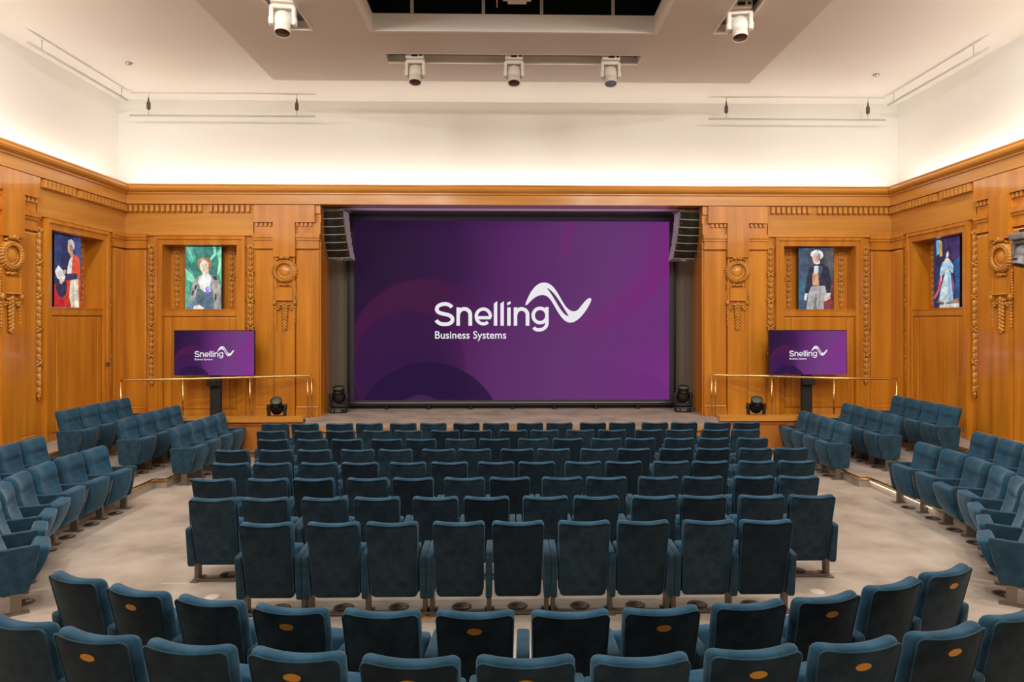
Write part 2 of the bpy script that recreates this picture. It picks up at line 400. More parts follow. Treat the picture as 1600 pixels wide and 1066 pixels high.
# side walls run on towards the camera: plain panelled bays
for sd in ('left', 'right'):
    T, rot = SIDES[sd]; root = roots[sd]
    b = MB(); b.box(4.7, 20, -.6, 0, ZB, ZT, T); b.build('wall_run', 'wood', root)
    s = 4.74
    for wd in (.22, 2.1, .22, .46, .48, .46, .22, 2.1, .22, .46, .48, .46, .22, 2.1, .22, .46):
        if wd > .3:
            b = MB(); b.bev(s+.02, s+wd-.02, 0, .07, .76, 4.66 if wd < 1 else 3.0, .025, T); b.build('panel', 'wood', root)
            if wd < 1:
                b = MB(); b.box(s, s+wd, 0, .085, 4.70, 4.76, T); b.box(s, s+wd, 0, .10, 4.90, 4.96, T); b.box(s, s+wd, 0, .13, 4.96, 5.06, T); b.build('capital_moulding', 'wood', root)
            else:
                b = MB(); b.bev(s+.1, s+wd-.1, 0, .04, 3.3, 4.7, .03, T); b.build('panel', 'wood', root)
        s += wd
    b = MB(); b.box(4.7, 20, 0, .05, 5.06, 5.76, T); b.build('frieze_board', 'wood_h', root)
    for i in range(12): link('dentil', DENT, root, T(4.95+i*.126, .05, 5.655), rot)
for sd in (-1, 1):                              # splayed jambs of the stage opening
    T = Tfl if sd < 0 else Tfr
    b = MB(); b.add([T(4.62, 0, ZS), T(4.70, -.02, ZS), T(4.50, -1.62, ZS), T(4.30, -1.62, ZS), T(4.62, 0, 5.9), T(4.70, -.02, 5.9), T(4.50, -1.62, 5.9), T(4.30, -1.62, 5.9)],
                    [(0, 1, 5, 4), (1, 2, 6, 5), (2, 3, 7, 6), (3, 0, 4, 7), (0, 1, 2, 3), (4, 5, 6, 7)])
    b.build('opening_jamb', 'wood', roots['front_left' if sd < 0 else 'front_right'])
# stage recess: olive grey wall, soffit
b = MB(); b.box(-5.2, 5.4, 18.2, 18.5, 0, 6.6); rw = struct(b.build('wall_stage_recess', 'greywall'), 'olive grey wall behind the big screen', 'wall')
b = MB(); b.prism([(16.55, 5.76), (18.25, 5.88), (18.25, 6.05), (16.55, 6.05)], -4.72, 4.90, T=lambda y, z, x: (x, y, z)); b.build('soffit', 'white', rw)
# cornice: one profile along the three walls
PROF = [(-.45, 5.76), (.13, 5.76), (.13, 5.98), (.16, 6.00), (.16, 6.03), (.19, 6.04), (.235, 6.075), (.25, 6.12), (.235, 6.165), (.20, 6.19), (.21, 6.20), (.21, 6.225), (.08, 6.225), (.08, 6.10), (-.45, 6.10)]
for side, s1 in (('front', None), ('left', 19.5), ('right', 19.5)):
    b = MB()
    n = len(PROF); vs = []
    for s_ in (0, 1):
        for (q, z) in PROF:
            if side == 'front': vs.append((XL-.5+s_*(2*WX+1.0), YF-q, z))
            elif side == 'left': vs.append((XL+q, YF+.4-s_*20, z))
            else: vs.append((XR-q, YF+.4-s_*20, z))
    b.add(vs, [tuple(range(n)), tuple(range(n, 2*n))]+[(i, (i+1) % n, n+(i+1) % n, n+i) for i in range(n)])
    o = struct(b.build({'front': 'trim_1', 'left': 'trim_2', 'right': 'trim_3'}[side], 'wood_h'), f'moulded golden wood cornice along the {side} wall', 'cornice')
    b = MB()                                    # LED tape in the trough
    if side == 'front': b.box(XL-.1, XR+.1, 16.66, 16.69, 6.10, 6.12)
    elif side == 'left': b.box(XL-.10, XL-.07, -3, 16.6, 6.10, 6.12)
    else: b.box(XR+.07, XR+.10, -3, 16.6, 6.10, 6.12)
    b.build('led_tape', 'led', o)
# upper plaster walls
ZC = 8.4
def wallbox(name, x0, x1, y0, y1, z0, z1, m, label):
    b = MB(); b.box(x0, x1, y0, y1, z0, z1); return struct(b.build(name, m), label, 'wall')
wallbox('wall_upper_front', XL-.6, XR+.6, 16.98, 17.2, 6.05, ZC, 'plaster', 'cream plaster wall above the front cornice')
wallbox('wall_upper_left', XL-.6, XL-.36, -3, 17.2, 6.05, ZC, 'plaster', 'cream plaster wall above the left cornice')
wallbox('wall_upper_right', XR+.36, XR+.6, -3, 17.2, 6.05, ZC, 'plaster', 'cream plaster wall above the right cornice')
wallbox('wall_rear', XL-.6, XR+.6, -3.2, -3, 0, ZC, 'plaster', 'plain wall behind the camera')

# ------------------------------------------------------------------ ceiling, raft, lantern
def holes(name, X0, X1, Y0, Y1, hs, z0, z1, m):
    """slab with rectangular holes, cut along the hole edges"""
    xs = sorted({X0, X1, *[h[0] for h in hs], *[h[1] for h in hs]}); ys = sorted({Y0, Y1, *[h[2] for h in hs], *[h[3] for h in hs]})
    b = MB()
    solid = {}
    for i in range(len(xs)-1):
        for j in range(len(ys)-1):
            cx, cy = (xs[i]+xs[i+1])/2, (ys[j]+ys[j+1])/2
            solid[i, j] = not any(h[0] < cx < h[1] and h[2] < cy < h[3] for h in hs)
    for (i, j), ok in solid.items():
        if not ok: continue
        x0, x1, y0, y1 = xs[i], xs[i+1], ys[j], ys[j+1]
        b.add([(x0, y0, z0), (x1, y0, z0), (x1, y1, z0), (x0, y1, z0)], [(0, 1, 2, 3)]); b.add([(x0, y0, z1), (x1, y0, z1), (x1, y1, z1), (x0, y1, z1)], [(3, 2, 1, 0)])
        for (di, dj, e) in ((-1, 0, ((x0, y0), (x0, y1))), (1, 0, ((x1, y0), (x1, y1))), (0, -1, ((x0, y0), (x1, y0))), (0, 1, ((x0, y1), (x1, y1)))):
            if not solid.get((i+di, j+dj), False):
                (a, c), (d, f) = e; b.add([(a, c, z0), (d, f, z0), (d, f, z1), (a, c, z1)], [(0, 1, 2, 3)])
    return b.build(name, m)
WELL = (XC-2.52, XC+2.52, 3.0, 12.15)
SLF = (XC-2.48, XC+2.48, 13.17, 13.66); SLL = (XC-4.04, XC-3.55, 9.4, 12.15); SLR = (XC+3.55, XC+4.04, 9.4, 12.15)
struct(holes('ceiling', XL-.6, XR+.6, -3.2, 17.2, [WELL], ZC, ZC+.2, 'plaster'), 'cream ceiling of the hall', 'ceiling')
raft = struct(holes('ceiling_raft', XC-5.11, XC+5.11, -1, 14.68, [WELL, SLF, SLL, SLR], 8.10, 8.26, 'taupe'), 'dropped taupe ceiling panel over the seats', 'ceiling')
b = MB()                                        # white lips and dark backs of the light slots
for h in (SLF, SLL, SLR):
    x0, x1, y0, y1 = h
    b.box(x0, x1, y1-.035, y1, 8.08, 8.13); b.box(x0, x1, y0, y0+.02, 8.095, 8.13)
    if h is not SLF: b.box(x0, x0+.03, y0, y1, 8.09, 8.13); b.box(x1-.03, x1, y0, y1, 8.09, 8.13)
b.build('slot_trim', 'white', raft)
b = MB()
for h in (SLL, SLR): b.box(h[0]-.02, h[1]+.02, h[2], h[3]-.4, 8.30, 8.36)
b.build('slot_back', 'soft_black', raft)
b = MB(); x0, x1, y0, y1 = WELL
for bx in ((x0-.05, x0+.015, y0-.05, y1+.05), (x1-.015, x1+.05, y0-.05, y1+.05), (x0+.015, x1-.015, y1-.015, y1+.05), (x0+.015, x1-.015, y0-.05, y0+.015)): b.box(*bx, 8.092, 8.405)
wf = struct(b.build('skylight_frame', 'white'), 'white reveal round the dark roof lantern', 'skylight')
lx0, lx1, ly0, ly1 = x0+.03, x1-.03, y0+.03, y1-.03
b = MB(); b.box(lx0-.03, lx0, ly0, ly1, 8.405, 10.4); b.box(lx1, lx1+.03, ly0, ly1, 8.405, 10.4); b.box(lx0, lx1, ly1, ly1+.03, 8.405, 10.4); b.box(lx0, lx1, ly0-.03, ly0, 8.405, 10.4); b.box(lx0, lx1, ly0, ly1, 10.4, 10.45)
b.build('lantern_glass', 'night', wf)
for px in (-1.80, -.54, .49, 1.76):
    b = MB(); b.box(XC+px-.028, XC+px+.028, ly1-.05, ly1-.002, 8.405, 10.4); b.build('mullion', 'railgrey', wf)
b = MB(); b.tube([(-.21, 12.1, 8.5), (-.21, 12.1, 10.3)], .012, 6); b.build('cable', 'brass', wf)
b = MB(); b.box(-.10, .38, 11.3, 11.7, 8.43, 8.62); b.box(-.02, .30, 11.35, 11.65, 8.36, 8.43)
o = b.build('sensor_box', 'lampwhite'); tag(o, 'small white box fitting hanging in the dark roof lantern', 'fitting')
b = MB(); b.tube([(.14, 11.5, 8.6), (.14, 11.5, 10.42)], .02, 6); b.build('rod', 'lampwhite', o)

# ------------------------------------------------------------------ ceiling track rails, detectors
def track(pts, hang, group, label, cyl):
    (xa, ya), (xb, yb) = pts; zr = 7.87 if cyl else 8.17
    root = empty('lighting_rail', ((xa+xb)/2, (ya+yb)/2, zr)); tag(root, label, 'rail', group)
    L = lambda x, y, z: (x-(xa+xb)/2, y-(ya+yb)/2, z-zr)
    b = MB(); b.tube([L(xa, ya, zr), L(xb, yb, zr)], .024, 6); b.build('rail_bar', 'railgrey', root)
    b = MB(); b.tube([L(xa, ya, 8.398), L(xb, yb, 8.398)], .010, 6); b.build('ceiling_channel', 'channel', root)
    for t in hang:
        x, y = xa+(xb-xa)*t, ya+(yb-ya)*t
        b = MB(); b.tube([L(x, y, zr), L(x, y, 8.38)], .008, 6); h = b.build('hanger', 'steel', root)
        if cyl:
            b = MB(); b.lathe([(.012, 8.30-zr), (.02, 8.22-zr), (.045, 8.17-zr), (.045, 8.04-zr), (.02, 8.01-zr)], 10, T=lambda X, Y_, Z: (X+x-(xa+xb)/2, Y_+y-(ya+yb)/2, Z)); b.build('spring', 'ventdark', h)
track(((-9.05, 16.5), (-4.65, 16.5)), (.1, .9), 'slim rails hung from the ceiling', 'slim white rail hung above the left part of the front wall', True)
track(((4.85, 16.5), (9.2, 16.5)), (.1, .9), 'slim rails hung from the ceiling', 'slim white rail hung above the right part of the front wall', True)
track(((-9.0, 12.95), (-9.0, 16.3)), (.12, .93), 'slim rails hung from the ceiling', 'slim white rail hung along the left wall', False)
track(((9.15, 12.85), (9.15, 16.3)), (.12, .93), 'slim rails hung from the ceiling', 'slim white rail hung along the right wall', False)
for x, y, sd in ((-8.0, 14.55, 'left'), (8.1, 14.9, 'right')):
    b = MB(); b.lathe([(.05, 0), (.07, -.02), (.055, -.05), (.02, -.06)], 14); o = b.build('smoke_detector', 'steel', loc=(x, y, ZC)); tag(o, f'small round smoke detector on the {sd} part of the ceiling', 'detector')

# ------------------------------------------------------------------ screen content
def n_math(m, op, a, b_=None, clamp=False):
    n = nd(m, 'ShaderNodeMath'); n.operation = op; n.use_clamp = clamp
    for i, v in enumerate((a, b_)):
        if v is None: continue
        if isinstance(v, (int, float)): n.inputs[i].default_value = v
        else: m.node_tree.links.new(v, n.inputs[i])
    return n.outputs[0]
def screen_mat(name, es):
    m = mat(name, (0, 0, 0), .6); nt = m.node_tree; b = nt.nodes['Principled BSDF']; b.inputs['Specular IOR Level'].default_value = .08
    tc = nd(m, 'ShaderNodeTexCoord'); sp = nd(m, 'ShaderNodeSeparateXYZ'); nt.links.new(tc.outputs['Object'], sp.inputs[0])
    x, z = sp.outputs[0], sp.outputs[2]
    no = nd(m, 'ShaderNodeTexNoise'); no.inputs['Scale'].default_value = 2.2; no.inputs['Detail'].default_value = 1; nt.links.new(tc.outputs['Object'], no.inputs['Vector'])
    f = n_math(m, 'ADD', n_math(m, 'ADD', n_math(m, 'MULTIPLY', x, .95), .50), n_math(m, 'MULTIPLY', z, -.25))
    f = n_math(m, 'ADD', f, n_math(m, 'MULTIPLY', n_math(m, 'SUBTRACT', no.outputs['Fac'], .5), .35))
    cr = nd(m, 'ShaderNodeValToRGB'); e = cr.color_ramp.elements
    e[0].position = .0; e[0].color = (.018, .006, .030, 1); e[1].position = 1.0; e[1].color = (.155, .026, .185, 1)
    for p, c in ((.25, (.036, .008, .056)), (.45, (.088, .018, .115)), (.7, (.120, .034, .150))): q = e.new(p); q.color = (*c, 1)
    nt.links.new(f, cr.inputs[0]); col = cr.outputs[0]
    def circ(cx, cy, r, soft, tgt, amt, fade=None):
        nonlocal col
        u, v = (cx-799.5)/491, -(cy-485.5)/491; r = r/491
        dx = n_math(m, 'SUBTRACT', x, u); dz = n_math(m, 'SUBTRACT', z, v)
        d = n_math(m, 'SQRT', n_math(m, 'ADD', n_math(m, 'MULTIPLY', dx, dx), n_math(m, 'MULTIPLY', dz, dz)))
        k = n_math(m, 'MULTIPLY', n_math(m, 'DIVIDE', n_math(m, 'SUBTRACT', r, d), soft, True), amt)
        if fade: k = n_math(m, 'MULTIPLY', k, n_math(m, 'DIVIDE', n_math(m, 'SUBTRACT', (fade[0]-799.5)/491, x), fade[1]/491, True))
        mx = nd(m, 'ShaderNodeMix', data_type='RGBA'); nt.links.new(k, mx.inputs[0]); nt.links.new(col, mx.inputs[6]); mx.inputs[7].default_value = (*tgt, 1); col = mx.outputs[2]
    def mixin(k, tgt):
        nonlocal col
        mx = nd(m, 'ShaderNodeMix', data_type='RGBA'); nt.links.new(k, mx.inputs[0]); nt.links.new(col, mx.inputs[6]); mx.inputs[7].default_value = (*tgt, 1); col = mx.outputs[2]
    X_ = n_math(m, 'ADD', n_math(m, 'MULTIPLY', x, 491), 799.5); Y_ = n_math(m, 'ADD', n_math(m, 'MULTIPLY', z, -491), 485.5)
    def dist(cx, cy):
        a = n_math(m, 'SUBTRACT', X_, cx); b2 = n_math(m, 'SUBTRACT', Y_, cy)
        return n_math(m, 'SQRT', n_math(m, 'ADD', n_math(m, 'MULTIPLY', a, a), n_math(m, 'MULTIPLY', b2, b2)))
    # magenta band sweeping up to the right, a thin wedge at the top, a lighter swell low right
    d = dist(870, 330)
    k = n_math(m, 'MULTIPLY', n_math(m, 'DIVIDE', n_math(m, 'SUBTRACT', 203, d), 6, True), n_math(m, 'DIVIDE', n_math(m, 'SUBTRACT', d, 145), 30, True))
    k = n_math(m, 'MULTIPLY', n_math(m, 'MULTIPLY', k, n_math(m, 'DIVIDE', n_math(m, 'SUBTRACT', X_, 830), 170, True)), .55)
    mixin(k, (.19, .018, .17))
    dy = n_math(m, 'SUBTRACT', 434, Y_)
    k = n_math(m, 'MULTIPLY', n_math(m, 'DIVIDE', n_math(m, 'SUBTRACT', n_math(m, 'SUBTRACT', X_, 869), n_math(m, 'MULTIPLY', dy, .13)), 3, True),
               n_math(m, 'DIVIDE', n_math(m, 'SUBTRACT', n_math(m, 'MULTIPLY', dy, .40), n_math(m, 'SUBTRACT', X_, 869)), 4, True))
    mixin(n_math(m, 'MULTIPLY', k, .5), (.17, .016, .15))
    d = dist(900, 790)
    k = n_math(m, 'MULTIPLY', n_math(m, 'DIVIDE', n_math(m, 'SUBTRACT', d, 232), 5, True), n_math(m, 'DIVIDE', n_math(m, 'SUBTRACT', X_, 860), 190, True))
    k = n_math(m, 'MULTIPLY', k, n_math(m, 'DIVIDE', n_math(m, 'SUBTRACT', Y_, 540), 40, True))
    mixin(n_math(m, 'MULTIPLY', k, .35), (.20, .03, .23))
    circ(664, 556, 122, .010, (.070, .009, .052), .62, (775, 110))
    circ(640, 572, 89, .010, (.030, .008, .055), .75, (770, 90))
    circ(650, 625, 95, .05, (.030, .008, .055), .6)
    circ(669, 681, 116, .004, (.017, .006, .040), .85)
    circ(657, 655, 40, .006, (.06, .018, .09), .7)
    nt.links.new(col, b.inputs['Emission Color']); b.inputs['Emission Strength'].default_value = es
    return m
M['screen_main'] = screen_mat('led_wall_picture', 1.0)
M['screen_tv'] = screen_mat('television_picture', 1.35)
b = MB(); b.box(-.5, .5, -.0, .01, -.2835, .2835); SCR1 = b.mesh('screen_face', 'screen_main'); SCR2 = b.mesh('screen_face', 'screen_tv')
# logo in the units of a working drawing, 2013 wide, centre (654,350.6)
K = 1/2013
def LP(x, y): return ((x-654)*K, -(y-350.6)*K)
def cub(p0, p1, p2, p3, n=10): return [tuple((1-t)**3*a+3*(1-t)**2*t*b_+3*(1-t)*t*t*c+t**3*d for a, b_, c, d in zip(p0, p1, p2, p3)) for t in [i/n for i in range(n+1)]]
def ell(cx, cy, rx, ry, a0, a1, n=20): return [(cx+rx*math.cos(R(a0+(a1-a0)*i/n)), cy+ry*math.sin(R(a0+(a1-a0)*i/n))) for i in range(n+1)]
def stroke(b, pts, w_, y=0):
    P = [p for i, p in enumerate(pts) if i == 0 or math.dist(p, pts[i-1]) > .01]
    vs = []
    for i, (px, py) in enumerate(P):
        a = P[max(i-1, 0)]; c = P[min(i+1, len(P)-1)]; dx, dy = c[0]-a[0], c[1]-a[1]; L = math.hypot(dx, dy) or 1
        nx, ny = -dy/L*w_/2, dx/L*w_/2
        for sg in (1, -1): X, Z = LP(px+nx*sg, py+ny*sg); vs.append((X, y, Z))
    b.add(vs, [(2*i, 2*i+1, 2*i+3, 2*i+2) for i in range(len(P)-1)])
def logo_meshes():
    W_ = 24; b = MB()
    stroke(b, cub((268, 330), (255, 312), (235, 308), (222, 309))+cub((222, 309), (190, 309), (172, 325), (172, 342))+cub((172, 342), (172, 362), (195, 368), (222, 373))+cub((222, 373), (252, 378), (272, 388), (272, 407))+cub((272, 407), (272, 428), (250, 438), (222, 438))+cub((222, 438), (195, 438), (178, 428), (168, 412)), W_)
    for x0 in (297, 662):                        # n
        stroke(b, [(x0+11, 330), (x0+11, 447)], W_-2)
        stroke(b, ell(x0+50, 378, 38, 38, 180, 360, 20)+[(x0+88, 447)], W_)
    stroke(b, ell(468, 388, 45, 47, 50, 360, 34)+[(513, 396), (425, 396)], W_-3)   # e
    for x0 in (535, 577): stroke(b, [(x0+11, 447), (x0+11, 305)], 22); b.add([(*[LP(x0, 306)[0]], -.0, LP(x0, 306)[1]), (LP(x0+22, 306)[0], 0, LP(x0+22, 306)[1]), (LP(x0+22, 290)[0], 0, LP(x0+22, 290)[1])], [(0, 1, 2)])
    stroke(b, [(631, 447), (631, 330)], 22)       # i, slanted dot
    b.add([(LP(x, y)[0], 0, LP(x, y)[1]) for x, y in ((620, 318), (642, 308), (642, 290), (620, 300))], [(0, 1, 2, 3)])
    stroke(b, ell(830, 382, 44, 46, 0, 360, 36), W_-2)    # g
    stroke(b, [(874, 328), (874, 430)]+cub((874, 430), (874, 478), (800, 486), (790, 458)), W_-2)
    word = b.mesh('word_lettering', 'logo')
    b = MB()
    O = cub((735, 312), (760, 240), (800, 170), (857, 171), 12)+cub((857, 171), (925, 175), (950, 260), (985, 310), 12)+cub((985, 310), (1010, 350), (1045, 370), (1075, 343), 8)+cub((1075, 343), (1110, 300), (1130, 270), (1150, 270), 8)+[(1158, 275), (1157, 288)]
    I = cub((1157, 288), (1135, 340), (1080, 427), (1022, 428), 12)+cub((1022, 428), (965, 425), (930, 325), (895, 278), 12)+cub((895, 278), (860, 235), (810, 240), (750, 312), 12)+[(742, 316)]
    pts = [(LP(x, y)[0], 0, LP(x, y)[1]) for x, y in O+I[1:]]
    clean = [p for i, p in enumerate(pts) if i == 0 or math.dist(p, pts[i-1]) > 1e-5]
    b.add(clean, [tuple(range(len(clean)))]); sw = b.mesh('logo_swoosh', 'logo')
    b = MB(); pts = cub((870, 203), (925, 225), (970, 320), (1014, 386), 10)+cub((1014, 386), (965, 385), (930, 270), (870, 203), 10)[1:-1]
    b.add([(LP(x, y)[0], -.0015, LP(x, y)[1]) for x, y in pts], [tuple(range(len(pts)))]); sl = b.mesh('swoosh_slit', bpy.data.materials['led_wall_picture'])
    cu = bpy.data.curves.new('t', 'FONT'); cu.body = 'Business Systems'; cu.size = 64; cu.resolution_u = 3; cu.offset = .6
    to = bpy.data.objects.new('t', cu); C.objects.link(to); bpy.context.view_layer.update()
    me = bpy.data.meshes.new_from_object(to.evaluated_get(bpy.context.evaluated_depsgraph_get())); bpy.data.objects.remove(to)
    xs = [v.co.x for v in me.vertices]; x0, x1 = min(xs), max(xs); sx = 453/(x1-x0)
    hmax = max(v.co.y for v in me.vertices)
    for v in me.vertices:
        X, Z = LP(161+(v.co.x-x0)*sx, 529-v.co.y*48/hmax); v.co = (X, 0, Z)
    me.materials.clear(); me.materials.append(M['logo']); me.name = 'small_lettering'
    return word, sw, sl, me
LOGO = logo_meshes()
def screen_on(parent, me, w_, loc):
    s = link('screen_face', me, parent, loc, None, (w_, w_, w_))
    for q, nm in zip(LOGO, ('word_lettering', 'logo_swoosh', 'swoosh_slit', 'small_lettering')):
        link(nm, q, s, (0, -.0025, 0))
    return s
# ------------------------------------------------------------------ LED wall
SX, SZ, SW = .095, 3.235, 8.29
led = empty('led_wall', (SX, 18.05, ZS)); tag(led, 'huge purple video screen with a white logo at the back of the stage', 'screen')
screen_on(led, SCR1, SW, (0, -.08, SZ-ZS))
b = MB(); hw, hh = SW/2, SW*.2835
for x0, x1, z0, z1 in ((-hw-.11, -hw, -hh-.14, hh+.11), (hw, hw+.11, -hh-.14, hh+.11), (-hw, hw, hh, hh+.11), (-hw, hw, -hh-.14, -hh)):
    if z1 > z0: b.box(x0, x1, -.09, .1, z0+SZ-ZS, z1+SZ-ZS)
b.build('bezel', 'charcoal', led)
b = MB(); b.box(-hw-.2, hw+.2, .0, .14, SZ-ZS-hh-.14, SZ-ZS+hh+.2); b.build('rear_casing', 'black', led)
b = MB(); b.box(-hw-.35, hw+.30, -.14, -.09, .155, .185); b.build('base_rail', 'steel', led)
for i in range(9):
    x = -hw-.25+i*(2*hw+.5)/8
    b = MB(); b.box(x-.03, x+.03, -.13, .12, 0, .17); b.box(x-.05, x+.05, -.17, -.02, 0, .02); b.build('support_foot', 'black', led)
b = MB(); b.box(-hw-.1, hw+.1, .02, .1, .0, .17); b.build('kick_panel', 'soft_black', led)

# ------------------------------------------------------------------ portrait displays: flat pictures
def painterly(m, c):
    """brush marks: the tone itself wavers a little"""
    nt = m.node_tree; b = nt.nodes['Principled BSDF']; tc = nd(m, 'ShaderNodeTexCoord')
    n = nd(m, 'ShaderNodeTexNoise'); n.inputs['Scale'].default_value = 5; n.inputs['Detail'].default_value = 3; n.inputs['Distortion'].default_value = 1.0
    nt.links.new(tc.outputs['Object'], n.inputs['Vector'])
    cr = nd(m, 'ShaderNodeValToRGB'); e = cr.color_ramp.elements
    e[0].position = .32; e[0].color = (*[v*.62 for v in c], 1); e[1].position = .68; e[1].color = (*[min(1, v*1.28+.008) for v in c], 1)
    nt.links.new(n.outputs['Fac'], cr.inputs[0]); nt.links.new(cr.outputs[0], b.inputs['Emission Color'])
def portrait(name_label, side, shapes, bg, es):
    """shapes: list of (colour index, polygon) in a 100 x 174 grid, y down"""
    T, rot = SIDES[side]
    root = empty('portrait_display', T(1.80, -.22, 3.236), rot); tag(root, name_label, 'picture')
    W_, H_ = .89, 1.54
    b = MB(); b.box(-W_/2, W_/2, -.03, .05, 0, H_); b.build('casing', 'black', root)
    cols = [bg]+[c for c, _ in shapes]
    b = MB(); b.add([(-W_/2+.006, -.032, .006), (W_/2-.006, -.032, .006), (W_/2-.006, -.032, H_-.006), (-W_/2+.006, -.032, H_-.006)], [(0, 1, 2, 3)], 0)
    uniq = []; mats = []
    def mi(c):
        if c not in uniq:
            uniq.append(c); mm = mat('picture_tone', (0, 0, 0), .4, emit=c, es=es); painterly(mm, c); mm.node_tree.nodes['Principled BSDF'].inputs['Specular IOR Level'].default_value = .2; mats.append(mm)
        return uniq.index(c)
    mi(bg)
    for k, (c, poly) in enumerate(shapes):
        pts = [(-W_/2+max(.7, min(99.3, x))/100*W_, -.033-.0004*k, (1-max(.7, min(173.3, y))/174)*H_) for x, y in poly]
        b.add(pts, [tuple(range(len(pts)))], mi(c))
    me = bpy.data.meshes.new('picture'); me.from_pydata(b.v, [], b.f)
    for mm in mats: me.materials.append(mm)
    for p, i in zip(me.polygons, b.mi): p.material_index = i
    bm = bmesh.new(); bm.from_mesh(me)
    for f in bm.faces:
        f.normal_update()
        if f.normal.y > 0: f.normal_flip()
    bm.to_mesh(me); bm.free()
    link('picture', me, root)
    return root
E_ = lambda cx, cy, rx, ry, n=22, a=0: [(cx+rx*math.cos(2*PI*i/n)*math.cos(a)-ry*math.sin(2*PI*i/n)*math.sin(a), cy+rx*math.cos(2*PI*i/n)*math.sin(a)+ry*math.sin(2*PI*i/n)*math.cos(a)) for i in range(n)]
skin, skd, wh, blk = (.75, .50, .38), (.55, .33, .24), (.85, .82, .76), (.012, .012, .03)
# robed figure
portrait('portrait display of a person in a red academic robe, on the left wall', 'left', [
    ((.03, .05, .16), [(0, 0), (30, 0), (22, 90), (0, 110)]), ((.05, .09, .25), [(70, 0), (100, 0), (100, 70), (80, 60)]),
    ((.55, .02, .03), [(0, 120), (60, 100), (62, 174), (0, 174)]), ((.75, .06, .03), [(40, 110), (62, 104), (58, 150), (40, 174), (34, 150)]),
    ((.80, .07, .04), [(60, 50), (72, 42), (90, 48), (97, 70), (99, 174), (60, 174), (50, 90), (52, 62)]),
    (wh, [(56, 56), (68, 46), (62, 96), (46, 100), (48, 76)]), ((.80, .72, .55), [(60, 100), (88, 96), (92, 174), (62, 174), (54, 145)]), ((.55, .48, .34), [(66, 120), (70, 110), (74, 174), (68, 174)]),
    ((.86, .10, .05), [(68, 50), (90, 50), (97, 78), (92, 98), (66, 92)]),
    ((.04, .04, .10), [(42, 92), (84, 88), (86, 102), (48, 108), (40, 102)]),
    ((.03, .03, .08), E_(26, 125, 20, 24)), (wh, [(2, 88), (14, 74), (30, 84), (40, 100), (34, 112), (10, 104)]), ((.62, .55, .50), [(6, 92), (20, 84), (30, 98), (14, 104)]),
    (skin, E_(36, 88, 8, 5, a=-.5)), (skin, E_(24, 110, 6, 8)), (skd, [(54, 36), (68, 32), (70, 46), (58, 50)]),
    (skin, E_(58, 26, 10, 16, a=.1)), (skd, E_(62, 30, 6, 10)), ((.62, .62, .64), [(48, 18), (50, 10), (60, 6), (70, 10), (74, 22), (72, 32), (68, 28), (66, 17), (54, 14)]),
    (blk, E_(53, 24, 1.6, .9)), (blk, E_(60, 23.5, 1.6, .9)), (skd, [(55, 25), (57, 25), (56, 31), (53, 31)]), ((.45, .15, .12), E_(56, 35, 3, 1)),
], (.022, .03, .10), .95)
